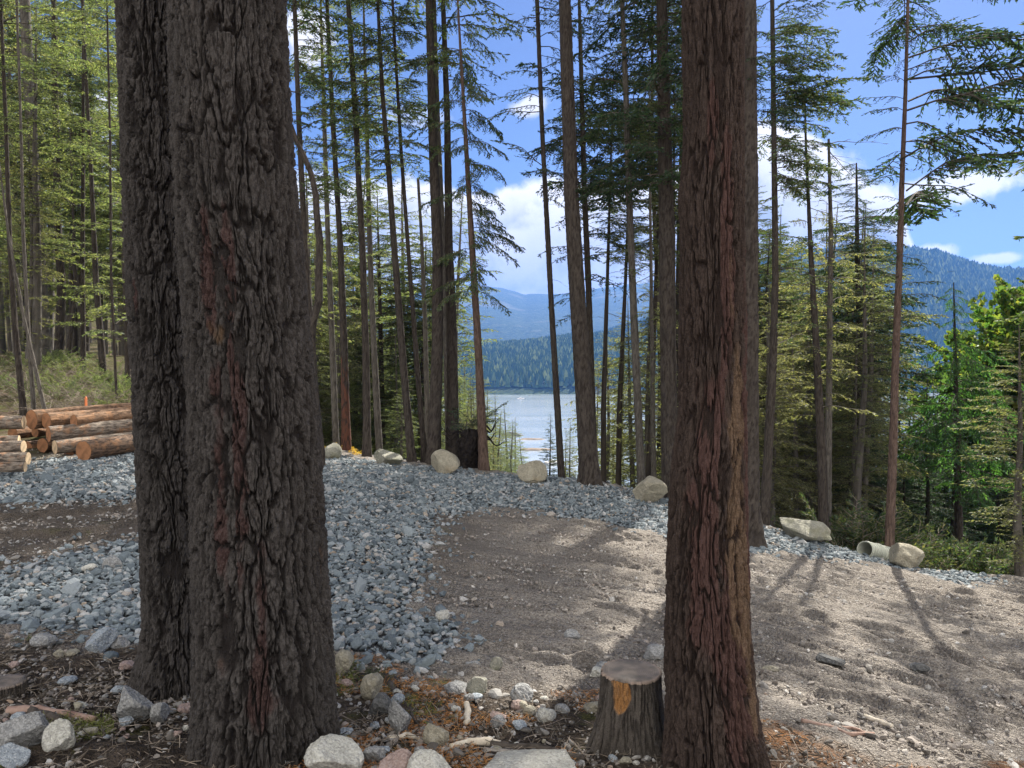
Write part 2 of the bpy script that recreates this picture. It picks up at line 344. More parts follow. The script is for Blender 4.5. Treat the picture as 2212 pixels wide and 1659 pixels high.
# ------------------------------------------------------------------ ground sheet
RUTS = [[(1105, 1180), (1250, 1192), (1360, 1215), (1445, 1252)], [(1000, 1122), (1130, 1138)], [(1150, 1130), (1280, 1150), (1345, 1165)], [(1215, 1122), (1300, 1138)],
        [(1610, 1225), (1700, 1233), (1830, 1262), (1960, 1290), (2080, 1305)], [(1610, 1248), (1760, 1266), (1900, 1300), (1990, 1330)], [(1610, 1312), (1720, 1322), (1820, 1358), (1930, 1400)],
        [(1850, 1350), (1960, 1372), (2090, 1425)], [(1690, 1372), (1800, 1412), (1900, 1442), (2010, 1478)], [(1610, 1392), (1760, 1440), (1900, 1480)], [(1170, 1268), (1290, 1290), (1400, 1330)],
        [(1240, 1198), (1340, 1222)], [(1340, 1060+90), (1440, 1180)], [(1280, 1300), (1350, 1318), (1400, 1345)], [(1960, 1262), (2090, 1282), (2212, 1300)], [(1780, 1500), (1900, 1520), (2050, 1570)], [(2030, 1420), (2212, 1480)],
        [(0, 1120), (150, 1112), (300, 1095)], [(0, 1160), (180, 1150), (300, 1130)], [(920, 1215), (1040, 1225), (1120, 1250)], [(1060, 1400), (1180, 1420), (1300, 1440)]]
def build_ground():
    tv = np.r_[np.linspace(R(-180), R(-44), 70)[:-1], np.linspace(R(-44), R(40), 640)[:-1], np.linspace(R(40), R(180), 70)[:-1]]
    rv = np.r_[np.linspace(0.05, 2.0, 40)[:-1], np.geomspace(2.0, 24, 830)[:-1], np.geomspace(24, 26000, 220)]
    T, Rr = np.meshgrid(tv, rv); X = Rr*np.sin(T); Y = Rr*np.cos(T); Z = zg(X, Y)
    g, litter_dark, red = region(X, Y); g = g.astype(float)
    near = (Y > 0.2) & (Rr < 26)
    fade = np.clip(Rr/4, .3, 1)
    # vehicle ruts and scraped ridges in the levelled dirt
    a = R(14); Vv = np.hypot(X+2, Y-2.5); U = np.arctan2(X+2, Y-2.5)*7
    rid = fbm(U*.5+Vv*.2, Vv*6.5, 4, seed=3); rid2 = 1-np.abs(fbm(U*.35+7, Vv*2.0+3, 3, seed=8)*2-1)
    dirtm = (1-g)*(1-litter_dark)*near
    ru = np.zeros(X.shape); sel = near & (Y > 3.5)
    for pl in RUTS:
        W = np.array([gp(a_, b_)[:2] for a_, b_ in pl]); xs, ys = X[sel], Y[sel]; best = np.full(xs.shape, 1e3); sgn = np.ones(xs.shape)
        for (p, q) in zip(W[:-1], W[1:]):
            dv = q-p; L2 = dv@dv; u = np.clip(((xs-p[0])*dv[0]+(ys-p[1])*dv[1])/L2, 0, 1); ex = xs-p[0]-u*dv[0]; ey = ys-p[1]-u*dv[1]; dd = np.hypot(ex, ey)
            k_ = dd < best; best[k_] = dd[k_]; sgn[k_] = np.sign(ex*dv[1]-ey*dv[0])[k_]
        wob = fbm(xs*2.2, ys*2.2, 3, seed=44); sd_ = best*sgn
        ru[sel] += (.055*np.exp(-((sd_-.02)/.05)**2)-.045*np.exp(-((sd_+.10)/.07)**2))*(.45+.55*sstep(wob, .3, .55))*1.3
    Z = Z+ru+(1-g)*near*((fbm(U*1.4, Vv*22, 3, seed=15)-.5)*.04)*(1-litter_dark)
    Z = Z+dirtm*((rid-.5)*.11+np.where(rid2 > .86, (rid2-.86)*.35, 0)*sstep(fbm(U*.5, Vv*.7, 2, seed=21), .42, .62))
    Z = Z+near*(fbm(X*9, Y*9, 4, seed=5)-.5)*.04*fade+near*litter_dark*(fbm(X*3, Y*3, 4, seed=9)-.5)*.09
    Z = Z-g*.02*near
    Ee = np.interp(X/np.maximum(Y, .3), _tt, _et[:, 1])
    forest = sstep(Y-Ee, 0.2, 1.6)*(Y > 1); 
    n, m = X.shape
    V = np.c_[X.ravel(), Y.ravel(), Z.ravel()]
    i = np.arange(n-1)[:, None]*m; j = np.arange(m)[None, :]; j1 = (j+1) % m
    Fq = np.stack([i+j, i+m+j, i+m+j1, i+j1], -1).reshape(-1, 4)[:, ::-1]
    me = mesh('ground', V, [Fq], M_ground, smooth=True, attrs={'gravel': (g*(near)).ravel(), 'litter': (litter_dark*(Y > 0)).ravel(), 'red': red.ravel(), 'forest': forest.ravel()})  # litter also holds the darkened dirt band and patch
    tag(link('ground', me), kind='structure')
build_ground()
# ------------------------------------------------------------------ water
def build_water():
    m, t = newmat('lake_water'); o = obj(t)
    n = t.noise(t.scale(o, (.25, .9, 1)), .35, 6, .6); n2 = t.noise(t.scale(o, (.01, .03, 1)), .6, 3)
    finish(t, t.mix(t.mapr(n2, .4, .6), (.20, .245, .265), (.27, .31, .33)), .16, n, .25, .6, .5)
    V = [(-9000, 60, WATER), (9000, 60, WATER), (9000, 12000, WATER), (-9000, 12000, WATER)]
    tag(link('water', mesh('water', V, [[(0, 1, 2, 3)]], m)), kind='structure')
build_water()
# ------------------------------------------------------------------ hills across the lake
def ridge(tx, prof): 
    p = np.array(prof, float); return np.interp(tx, (p[:, 0]-CX)/F, p[:, 1])
RIDGES = [  # shore distance, ridge distance, profile px -> y of the skyline
    (1430, 2000, [(-2500, 700), (500, 740), (900, 756), (1060, 760), (1150, 752), (1250, 738), (1500, 750), (2212, 755), (4000, 740)]),
    (1700, 2700, [(-3000, 800), (1150, 790), (1250, 745), (1400, 700), (1560, 605), (1700, 558), (1830, 543), (1950, 548), (2020, 555), (2090, 578), (2150, 592), (2212, 592), (2400, 570), (3000, 600), (5000, 560)]),
    (3000, 6200, [(-4000, 560), (300, 600), (600, 636), (850, 640), (930, 628), (1000, 624), (1050, 618), (1085, 622), (1130, 635), (1180, 637), (1250, 630), (1400, 610), (1700, 640), (3000, 560), (5000, 500)])]
def hz(X, Y):
    tx = X/Y; z = np.full(X.shape, WATER-8.)
    for k, (y0, y1, pr) in enumerate(RIDGES):
        y0v = y0*(1+.05*(vn(tx*18+3, tx*0+k)-.5)) if k else 1425*(1+.06*(vn(tx*22+3, tx*0+k)-.5))
        H = EYE+y1*(780-ridge(tx, pr))/F-(WATER)
        u = (Y-y0v)/(y1-y0v); up = np.clip(u, 0, 1); up = up**.8*(1-.0*up); dn = 1-.35*np.clip((Y-y1)/(y1), 0, 1)
        hh = H*up*dn*(1+.22*(fbm(X/(y1*.09)+5*k, Y/(y1*.09), 4, seed=k*9+60)-.5)*np.clip(1-up, 0, 1)*2)
        hh = hh+H*.035*(fbm(tx*60, tx*0+k, 3)-.5)*up
        z = np.maximum(z, np.where(u > -.02, WATER+np.maximum(hh, 0)+1.2*np.clip(u*40, -2, 1), WATER-8))
    return z
def build_hills():
    tx = np.linspace(-1.6, 1.6, 620); yy = np.r_[np.linspace(1300, 2800, 150), np.linspace(2820, 7100, 90)]
    Tg, Yg = np.meshgrid(tx, yy); X = Tg*Yg; Z = hz(X, Yg)
    m, t = newmat('hill_forest'); o = obj(t)
    n = t.noise(o, .012, 8, .7); n2 = t.noise(o, .05, 5, .75); n3 = t.noise(o, .002, 5, .6)
    c = t.mix(t.mapr(n2, .35, .65), (.02, .045, .022), (.065, .10, .045)); c = t.mix(t.mapr(n, .55, .68, 0, .6), c, (.12, .14, .08))
    c = t.mix(t.mapr(n3, .56, .64, 0, .7), c, (.14, .15, .10))
    finish(t, c, .95, t.math('ADD', n, n2), 1.0, 22, .1)
    a, b = X.shape; i = np.arange(a-1)[:, None]*b; j = np.arange(b-1)[None, :]
    Fq = np.stack([i+j, i+j+1, i+b+j+1, i+b+j], -1).reshape(-1, 4)
    tag(link('hills', mesh('hills', np.c_[X.ravel(), Yg.ravel(), Z.ravel()], [Fq], m, smooth=True)), kind='structure')
    # woods on the hills: far off, reading as one mass
    rs = np.random.default_rng(5); V = []; Fs = []
    def scatter(n, t0, t1, y0, y1, hmin, hmax):
        yv = y0+(y1-y0)*rs.random(n)**.8; tv = rs.uniform(t0, t1, n); x = tv*yv; z = hz(x, yv)
        k = z > WATER+2.5; return x[k], yv[k], z[k], rs.uniform(hmin, hmax, k.sum())
    parts = [scatter(15000, -.12, .14, 1425, 2100, 11, 30), scatter(5000, .14, .72, 1425, 1750, 12, 26), scatter(34000, .08, .72, 1700, 2760, 14, 32), scatter(5000, -.45, -.1, 1425, 2050, 12, 28)]
    X, Y, Z, H = [np.concatenate([p[k] for p in parts]) for k in range(4)]
    n = len(X); sd = 6; base = []
    for (zz, rr, zt) in ((.08, .22, .62), (.42, .15, 1.0)):
        for k in range(sd): base.append((rr*math.cos(k*2*math.pi/sd), rr*math.sin(k*2*math.pi/sd), zz))
        base.append((0, 0, zt))
    base = np.array(base); fb = np.array([(q*(sd+1)+k, q*(sd+1)+(k+1) % sd, q*(sd+1)+sd) for q in (0, 1) for k in range(sd)])
    ph = rs.uniform(0, 6.28, n); wd = rs.uniform(.8, 1.7, n)
    cx = base[None, :, 0]*np.cos(ph)[:, None]-base[None, :, 1]*np.sin(ph)[:, None]; cy = base[None, :, 0]*np.sin(ph)[:, None]+base[None, :, 1]*np.cos(ph)[:, None]
    jt = 1+.35*(rs.random((n, len(base)))-.5)
    VV = np.stack([X[:, None]+cx*(H*wd)[:, None]*jt, Y[:, None]+cy*(H*wd)[:, None]*jt, Z[:, None]+base[None, :, 2]*H[:, None]], -1).reshape(-1, 3)
    FF = (fb[None]+(np.arange(n)*len(base))[:, None, None]).reshape(-1, 3)
    m, t = newmat('distant_trees'); g = t.n('ShaderNodeNewGeometry').outputs['Random Per Island']
    c = t.ramp(g, [(0, (.02, .05, .03)), (.5, (.045, .085, .04)), (.8, (.09, .13, .05)), (1, (.2, .24, .09))]); finish(t, c, .9, spec=.1)
    tag(link('far_woods', mesh('far_woods', VV, [FF], m)), kind='stuff', cat='woods', label='distant woods covering the hills across the lake')
build_hills()
# ------------------------------------------------------------------ rocks
import bmesh
def ico(sub):
    bm = bmesh.new(); bmesh.ops.create_icosphere(bm, subdivisions=sub, radius=1)
    V = np.array([v.co[:] for v in bm.verts]); Fc = np.array([[v.index for v in f.verts] for f in bm.faces]); bm.free(); return V, Fc
ICO = {k: ico(k) for k in (1, 2, 4, 5)}
def rockshape(sub, rs, planes=12, lo=.62, hi=1.0, noise=0.0, soft=0.0):
    V, Fc = ICO[sub]; N = rs.normal(size=(planes, 3)); N /= np.linalg.norm(N, axis=1)[:, None]
    D = rs.uniform(lo, hi, planes); dp = V@N.T
    r = np.where(dp > .05, D[None]/np.maximum(dp, .05), 9)
    if soft: rr = (np.power(np.minimum(r, 9), -1/soft).sum(1)+1.0)**(-soft)
    else: rr = np.minimum(r.min(1), 1.12)
    P = V*rr[:, None]
    if noise:
        nn = fbm(V[:, 0]*2.3+V[:, 2]*1.7+rs.random()*50+9, V[:, 1]*2.3-V[:, 2]*1.3+40, 5)-.5
        nn2 = fbm(V[:, 0]*7+V[:, 2]*5+30, V[:, 1]*7-V[:, 2]*4+60, 4)-.5
        nn3 = fbm(V[:, 0]*19+V[:, 2]*13+30, V[:, 1]*19-V[:, 2]*11+60, 3)-.5
        P = P*(1+noise*nn*1.6+noise*.55*nn2+noise*.28*nn3)[:, None]
    return P, Fc
def scatter_stones(name, P, size, mat, label, sub=1, flat=(.35, .8), seed=1, nvar=14, sink=.25, cat='gravel'):
    rs = np.random.default_rng(seed); n = len(P)
    var = [rockshape(sub, rs, 9, .32, .95) for _ in range(nvar)]
    vi = rs.integers(0, nvar, n); VV = []; FF = []; off = 0
    ph = rs.uniform(0, 6.28, n); tl = rs.normal(0, .35, (n, 2)); sx = size*rs.uniform(.8, 1.35, n); sy = size*rs.uniform(.6, 1.0, n); sz = size*rs.uniform(*flat, n)
    for k in range(nvar):
        ix = np.nonzero(vi == k)[0]
        if not len(ix): continue
        B, Fc = var[k]
        x = B[None, :, 0]*sx[ix, None]; y = B[None, :, 1]*sy[ix, None]; z = B[None, :, 2]*sz[ix, None]
        ca, sa = np.cos(tl[ix, 0])[:, None], np.sin(tl[ix, 0])[:, None]; x, z = x*ca-z*sa, x*sa+z*ca
        ca, sa = np.cos(tl[ix, 1])[:, None], np.sin(tl[ix, 1])[:, None]; y, z = y*ca-z*sa, y*sa+z*ca
        ca, sa = np.cos(ph[ix])[:, None], np.sin(ph[ix])[:, None]; x, y = x*ca-y*sa, x*sa+y*ca
        Q = np.stack([x+P[ix, 0:1], y+P[ix, 1:2], z+P[ix, 2:3]+(sz[ix, None]*(1-2*sink)*.5)], -1).reshape(-1, 3)
        VV.append(Q); FF.append((Fc[None]+(np.arange(len(ix))*len(B))[:, None, None]).reshape(-1, 3)+off); off += len(Q)
    me = mesh(name, np.vstack(VV), [np.vstack(FF)], mat)
    o = link(name, me); tag(o, label, cat, kind='stuff'); return o
def sample_view(n, p0, p1, y0, y1, seed):
    rs = np.random.default_rng(seed); Y = np.sqrt(rs.uniform(y0**2, y1**2, n)); tx = (rs.uniform(p0, p1, n)-CX)/F
    return tx*Y, Y
def build_gravel():
    X, Y = sample_view(185000, -60, 2300, 3.2, 19.5, 1)
    _r = np.random.default_rng(2); g, l, r = region(X+_r.normal(0, .16, len(X))*np.exp(_r.normal(0, .5, len(X))), Y+_r.normal(0, .2, len(X))); k = g; X, Y = X[k], Y[k]
    Z = zg(X, Y); P = np.c_[X, Y, Z]; rs = np.random.default_rng(3)
    size = rs.lognormal(math.log(.030), .42, len(X))
    far = Y > 7.5
    scatter_stones('gravel', P[~far], size[~far]*.88, M_gravel, 'crushed blue grey gravel spread over the pad beside the left trunks', 2, seed=4)
    scatter_stones('gravel', P[far], size[far]*1.08, M_gravel, 'crushed grey gravel covering the far rim of the pad', 1, seed=5)
    # loose stones and crumbs over the dirt
    X, Y = sample_view(120000, -60, 2300, 2.6, 14.5, 6); g, l, r = region(X, Y)
    dens = .14+.86*sstep(fbm(X*1.1+3, Y*4.4+9, 3), .46, .62)
    k = (~g) & (np.random.default_rng(8).random(len(X)) < dens*np.where(l > .5, .8, .65)); X, Y = X[k], Y[k]
    s = np.random.default_rng(9).lognormal(math.log(.0125), .5, len(X))
    scatter_stones('soil_crumbs', np.c_[X, Y, zg(X, Y)], np.minimum(s, .035), M_crumb, 'small clods and pebbles strewn over the bare dirt', 1, seed=10, cat='soil')
    X, Y = sample_view(15000, -60, 2300, 2.8, 11.0, 16); g, l, r = region(X, Y)
    k = (~g) & (np.random.default_rng(18).random(len(X)) < np.where(l > .5, .85, .16)); X, Y = X[k], Y[k]
    s = np.random.default_rng(19).lognormal(math.log(.017), .5, len(X))
    scatter_stones('pebbles', np.c_[X, Y, zg(X, Y)], np.minimum(s, .07), M_pebble, 'loose pebbles among the litter in the foreground', 2, seed=20, cat='pebbles')
build_gravel()
def rock(name, px, py, wpx, hpx, mat, label, group=None, cat='rock', deep=.9, planes=12, noise=.11, seed=0, rotz=None, dist=None, sub=4, soft=.018, sink=.12, tilt=0):
    """rock whose outline is about wpx x hpx, its foot at picture point px,py"""
    rs = np.random.default_rng(seed+int(px)*7+int(py)); p = gp(px, py) if dist is None else at(px, py, dist)
    sc = p[1]/F; B, Fc = rockshape(sub, rs, planes, .42, .95, noise, soft)
    mn, mxx = B.min(0), B.max(0); B = (B-(mn+mxx)/2)/(mxx-mn)*2
    hh = hpx*sc*(1+sink)*1.0
    B = B*np.array([wpx*sc/2, wpx*sc/2*deep, hh/2]); B[:, 2] += hh/2-hpx*sc*sink
    if tilt: a = R(tilt); B = np.c_[B[:, 0]*math.cos(a)+B[:, 2]*math.sin(a), B[:, 1], -B[:, 0]*math.sin(a)+B[:, 2]*math.cos(a)]
    o = link(name, mesh(name, B, [Fc], mat)); o.location = (p[0], p[1]+wpx*sc*deep*.25, p[2])
    tag(o, label, cat, group); return o
# big boulders along the rim
rock('boulder', 715, 992, 44, 34, M_rock_green, 'pale green squared boulder farthest left on the rim, beside the big trunk', 'boulders along the rim', 'boulder', planes=7, seed=3)
rock('boulder', 836, 1006, 66, 36, M_rock_green, 'low grey boulder on the rim between the tan round boulder and the squared one', 'boulders along the rim', 'boulder', planes=9, seed=4)
rock('boulder', 961, 1023, 64, 52, M_rock_tan, 'rounded tan boulder on the rim in front of the charred stump', 'boulders along the rim', 'boulder', planes=16, seed=12, soft=.05, noise=.05)
rock('boulder', 1150, 1044, 68, 48, M_rock_tan, 'angular grey boulder on the rim in front of the lake gap', 'boulders along the rim', 'boulder', planes=8, seed=6)
rock('boulder', 1408, 1088, 78, 58, M_rock_tan, 'cracked wedge boulder on the rim just left of the large red trunk', 'boulders along the rim', 'boulder', planes=9, seed=8)
rock('boulder', 1740, 1170, 112, 48, M_rock_green, 'long sloping boulder on the rim between the red trunk and the pipe', 'boulders along the rim', 'boulder', planes=12, seed=9, tilt=12)
rock('boulder', 1966, 1228, 84, 50, M_rock_tan, 'rounded boulder at the right end of the culvert pipe', 'boulders along the rim', 'boulder', planes=12, seed=10, tilt=8)
FR = [(210, 1412, 64, 50, M_rock_blue, 'speckled blue grey rock on bare soil left of the left trunk'), (88, 1398, 54, 26, M_rock_grey, 'low flat rock half sunk at the left edge of the gravel'),
      (254, 1404, 38, 26, M_rock_grey, 'small brown grey rock right beside the speckled rock'), (288, 1560, 72, 72, M_rock_grey, 'angular dark rock with a pale broken edge in front of the rear left trunk'),
      (340, 1560, 40, 44, M_rock_grey, 'mottled rock leaning behind the angular dark rock'), (118, 1628, 66, 66, M_rock_pale, 'pale squared rock near the lower left corner'),
      (36, 1625, 112, 78, M_rock_grey, 'large rough grey rock at the lower left edge'), (18, 1662, 64, 44, M_rock_blue, 'blue grey rock in the lower left corner'),
      (716, 1684, 132, 76, M_rock_pale, 'large pale boulder against the foot of the left trunk'), (808, 1650, 48, 34, M_rock_grey, 'grey pointed rock right of the pale boulder'),
      (855, 1684, 88, 48, M_rock_pink, 'pinkish rock at the bottom edge between two pale boulders'), (925, 1692, 104, 58, M_rock_pale, 'broad pale boulder at the bottom edge left of centre'),
      (1150, 1704, 250, 36, M_rock_pale, 'long flat pale slab along the bottom edge'), (940, 1612, 60, 40, M_rock_tan, 'round tan rock behind the broad pale boulder'),
      (800, 1512, 50, 52, M_rock_tan, 'upright split rock right of the left trunk'), (820, 1548, 52, 48, M_rock_dark, 'dark block of rock below the upright split rock'),
      (862, 1582, 52, 66, M_rock_grey, 'grey wedge rock right of the dark block'), (1030, 1500, 46, 34, M_rock_green, 'mossy green rock on the litter in the middle foreground'),
      (1127, 1520, 52, 36, M_rock_grey, 'round grey rock with a dark underside in the middle foreground'), (1020, 1452, 36, 26, M_rock_grey, 'grey rock at the edge of the dirt above the mossy rock'),
      (1072, 1445, 30, 24, M_rock_green, 'slim pale rock standing up at the edge of the dirt'), (1236, 1385, 36, 22, M_rock_grey, 'single dark rock on the dirt above the cut stump'),
      (1416, 1424, 52, 28, M_rock_grey, 'flat grey rock between the cut stump and the red trunk'), (1300, 1456, 40, 24, M_rock_grey, 'grey rock behind the left rim of the cut stump'),
      (955, 1342, 32, 22, M_rock_pale, 'pale rock on the edge of the gravel'), (1290, 1462, 36, 20, M_rock_pale, 'flat pale rock left of the cut stump'),
      (1180, 1560, 46, 30, M_rock_pale, 'bright broken rock in the middle of the litter'), (1215, 1545, 34, 22, M_rock_grey, 'pale grey rock beside the bright broken rock'),
      (1280, 1540, 40, 24, M_rock_tan, 'reddish brown rock left of the cut stump'), (1075, 1570, 34, 22, M_rock_grey, 'grey rock beside the bleached wood chunk'),
      (985, 1500, 60, 22, M_rock_grey, 'flat bluish rock left of the mossy rock'), (740, 1455, 46, 48, M_rock_tan, 'leaning brown rock touching the right side of the left trunk'),
      (1668, 1452, 36, 12, M_rock_tan, 'flat stone on the dirt right of the red trunk'), (1800, 1440, 60, 18, M_rock_dark, 'dark clod on the bare dirt right of the red trunk'),
      (1990, 1450, 40, 16, M_rock_dark, 'dark crumbly clod on the bare dirt near the right edge'), (330, 1222, 40, 22, M_rock_pale, 'white rock lying against the left edge of the rear trunk'),
      (240, 1228, 44, 24, M_rock_grey, 'grey rock on the left gravel bank'), (190, 1235, 34, 16, M_rock_pale, 'small white rock on the left gravel bank'),
      (560, 1650, 210, 40, M_rock_blue, 'blue grey rock at the very foot of the left trunk')]
for k, (px, py, a, b, m, lb) in enumerate(FR):
    rock('rock', px, py, a, b, m, lb, sink=.25, sub=5 if a >= 60 else 4, seed=40+k, planes=8+k % 5, noise=.18)
_rs = np.random.default_rng(77)
for k in range(110):
    px = _rs.uniform(0, 1420); py = np.interp(px, [0, 720, 1420], [1400, 1450, 1520])+_rs.random()**.8*200
    if px > 400 and px < 740: continue
    s = _rs.uniform(9, 27)
    rock('loose_stone', px, min(py, 1655), s*_rs.uniform(1, 1.5), s*_rs.uniform(.5, .9), [M_rock_grey, M_rock_pale, M_rock_tan, M_rock_blue, M_rock_pink][_rs.integers(0, 5)],
         'small loose stone half bedded in the foreground litter', 'small loose stones in the foreground', 'stone', seed=200+k, sub=2, planes=8, noise=.05)
# ------------------------------------------------------------------ trunks
def bark_h(U, Zm, circ, cw, chh, seed):
    """U in 0..1 around, Zm metres up, returns 0..1 ridge height: forking furrows with flaky plates between"""
    n = max(4, int(round(circ/cw))); v = Zm/chh
    g = lambda k, fu, fv, o=3: (fbm(U*max(3, int(n*fu)), v*fv, o, per=max(3, int(n*fu)), seed=seed+k)-.5)*2
    # plates: long cells sheared by a wandering warp, with dark furrows of uneven width between
    w1 = 1.25*g(1, .5, .8)+.40*g(2, 1.8, 3.0)+.22*g(14, 5, 9, 2)
    f1, f2 = worley(U*n+w1, v*1.0+.8*g(3, .8, 1.2), n, seed+7, .95)
    wd = .16+.22*(.5+.5*g(4, 1, 2, 2))
    a = sstep(f2-f1+.10*g(15, 6, 12), .03, wd*.8)
    f1, f2 = worley(U*n*2+1.7*w1, v*2.3+.9*g(5, 2, 3), 2*n, seed+19, .95)
    b = sstep(f2-f1, .0, .30)
    dome = 1-.16*np.clip(f1, 0, 1)
    fl = g(10, 6, 20); mid = g(12, 2.5, 5)
    h = a*(.66+.34*b)*dome
    q = h*4+.9*g(11, 3, 7); q = q-np.floor(q); h = h+.07*(q-.5)*(h > .12)   # overlapping flakes
    h = h+.12*mid*(.45+.55*h)+.20*fl*(.4+.6*h)+.16*g(16, 9, 26, 2)*(.3+.7*h)
    return np.clip(h, 0, 1.15)
def trunk_mesh(name, zc, cx, cy, rad, zvis, nang, dz, mat, cw=.06, chh=.3, depth=.02, flare=.35, lobes=5, seed=0, fl_h=.35, spots=None, dz2=.6):
    """zc.. control heights with centre cx,cy and radius rad; fine rings below zvis"""
    zb, zt = zc[0], zc[-1]
    z = np.r_[np.arange(zb, min(zvis, zt), dz), np.arange(min(zvis, zt), zt, dz2), zt]
    X0 = np.interp(z, zc, cx); Y0 = np.interp(z, zc, cy); Rr = np.interp(z, zc, rad)
    if zt > zvis+1:
        k = np.array([1, 2, 3, 2, 1]); 
    U = np.arange(nang)/nang; Ug, Zg = np.meshgrid(U, z); A = Ug*2*math.pi
    h = bark_h(Ug, Zg, 2*math.pi*rad[0], cw, chh, seed)
    zrel = (z-zb)[:, None]
    rs = np.random.default_rng(seed+900); ph = rs.uniform(0, 6.28)
    lob = .5+.5*np.cos(A*lobes+ph+.8*np.sin(A*2+ph)); lob2 = 1+.35*np.cos(A*2+ph*2)
    rr = Rr[:, None]*(1+flare*np.exp(-np.maximum(zrel-.15, 0)/fl_h)*(.35+.9*lob*lob2)*1.0)
    rr = rr*(1+.05*(fbm(Ug*4, Zg*.9, 3, per=4, seed=seed+5)-.5)*2)
    amp = depth*np.clip(Rr[:, None]/rad[0]*1.3, .3, 1.2)
    rr = rr-amp*(1-h)
    V = np.stack([X0[:, None]+rr*np.sin(A), Y0[:, None]-rr*np.cos(A), Zg+0*rr], -1).reshape(-1, 3)
    n, m = Ug.shape; i = np.arange(n-1)[:, None]*m; j = np.arange(m)[None]; j1 = (j+1) % m
    Fq = np.stack([i+j, i+j1, i+m+j1, i+m+j], -1).reshape(-1, 4)
    top = (np.arange(m)+(n-1)*m)[None]
    red = np.zeros(Ug.shape); tan = np.zeros(Ug.shape)
    for (kind, u0, z0, su, sz, k) in (spots or []):
        d = np.exp(-(((Ug-u0)/su)**2+((Zg-z0)/sz)**2)); nn = fbm(Ug*22, Zg*5, 4, per=22, seed=seed+77)
        msk = sstep(d*k+(nn-.5)*1.1, .35, .6)*sstep(h, .15, .5)
        if kind == 'red': red = np.maximum(red, msk)
        else: tan = np.maximum(tan, msk)
    me = mesh(name, V, [Fq, top], mat, smooth=True, attrs={'bark': h.ravel(), 'red': red.ravel(), 'tan': tan.ravel()})
    return me
def tube(P, rad, n=5):
    P = np.asarray(P, float); rad = np.broadcast_to(rad, len(P)); T = np.gradient(P, axis=0); T /= np.linalg.norm(T, axis=1)[:, None]+1e-9
    ref = np.array([0, 0, 1.]) if abs(T[:, 2]).mean() < .8 else np.array([1., 0, 0])
    a = np.cross(T, ref); a /= np.linalg.norm(a, axis=1)[:, None]+1e-9; b = np.cross(T, a)
    an = np.arange(n)*2*math.pi/n
    V = (P[:, None]+rad[:, None, None]*(a[:, None]*np.cos(an)[None, :, None]+b[:, None]*np.sin(an)[None, :, None])).reshape(-1, 3)
    m = len(P); i = np.arange(m-1)[:, None]*n; j = np.arange(n)[None]; j1 = (j+1) % n
    return V, np.stack([i+j, i+j1, i+n+j1, i+n+j], -1).reshape(-1, 4)
# ---- branch templates, unit length along +X
def unit(v): return v/(np.linalg.norm(v, axis=-1, keepdims=True)+1e-9)
def branch_tpl(kind, rs):
    P = {'firlong': dict(droop=-.34, up=.16, tw=50, tl=.24, ta=52, td=-.35, bl=.038, bw=.0066, k=15, hang=.7, wr=.007),
         'fir': dict(droop=-.22, up=.10, tw=24, tl=.34, ta=55, td=-.28, bl=.058, bw=.0095, k=12, hang=.35),
         'sparse': dict(droop=-.30, up=.16, tw=15, tl=.30, ta=55, td=-.35, bl=.052, bw=.009, k=11, hang=.5),
         'cedar': dict(droop=-.55, up=.12, tw=24, tl=.30, ta=50, td=-.95, bl=.07, bw=.012, k=11, hang=1.0),
         'yfir': dict(droop=-.10, up=.12, tw=22, tl=.36, ta=55, td=-.12, bl=.056, bw=.0085, k=14, hang=.2),
         'maple': dict(droop=-.05, up=.25, tw=14, tl=.38, ta=45, td=.05, bl=.085, bw=.05, k=8, hang=.6),
         'dead': dict(droop=-.22, up=.05, tw=7, tl=.30, ta=50, td=-.05, bl=0, bw=0, k=0, hang=0)}[kind]
    s = np.linspace(0, 1, 7); ax = np.c_[s, .05*np.sin(s*rs.uniform(2, 5)+rs.uniform(0, 6)), P['up']*s+P['droop']*s**2+.02*np.sin(s*9+rs.uniform(0, 6))]
    WV, WF = tube(ax, P.get('wr', .010)*(1-s*.85), 3); WVs = [WV]; WFs = [WF]; off = len(WV)
    LV = []
    ntw = P['tw']
    for q in range(ntw):
        sp = .14+.86*(q+rs.random())/ntw if kind != 'dead' else .2+.8*rs.random()
        p0 = np.array([np.interp(sp, s, ax[:, k]) for k in range(3)])
        side = 1 if q % 2 else -1; ang = R(P['ta']+rs.normal(0, 12)); L = P['tl']*(1.1-.75*sp)*rs.uniform(.55, 1.25)
        d = np.array([math.cos(ang), side*math.sin(ang), P['td']*rs.uniform(.3, 1.6)]); d /= np.linalg.norm(d)
        ss = np.linspace(0, 1, 4); tw = p0+np.outer(ss, d)*L; tw[:, 2] -= .25*L*P['hang']*ss**2
        a, f = tube(tw, .005*(1-ss*.7), 3); WVs.append(a); WFs.append(f+off); off += len(a)
        for r in range(P['k']):
            f_ = (r+rs.random())/P['k']; b0 = np.array([np.interp(f_, ss, tw[:, k]) for k in range(3)])
            sd = 1 if r % 2 else -1; an = R(38+rs.normal(0, 14))*sd
            perp = unit(np.cross(d, [0, 0, 1])); bd = d*math.cos(an)+perp*math.sin(an)+np.array([0, 0, -.35*P['hang']+rs.normal(0, .25)]); bd = unit(bd)
            n_ = unit(np.cross(bd, rs.normal(size=3))); l = P['bl']*rs.uniform(.6, 1.35); w_ = P['bw']*rs.uniform(.7, 1.3)
            LV.append([b0, b0+bd*l*.45+n_*w_, b0+bd*l, b0+bd*l*.45-n_*w_])
    LV = np.array(LV).reshape(-1, 3) if LV else np.zeros((0, 3))
    LF = np.arange(len(LV)).reshape(-1, 4) if len(LV) else np.zeros((0, 4), int)
    return np.vstack(WVs), np.vstack(WFs), LV, LF
_rt = np.random.default_rng(21)
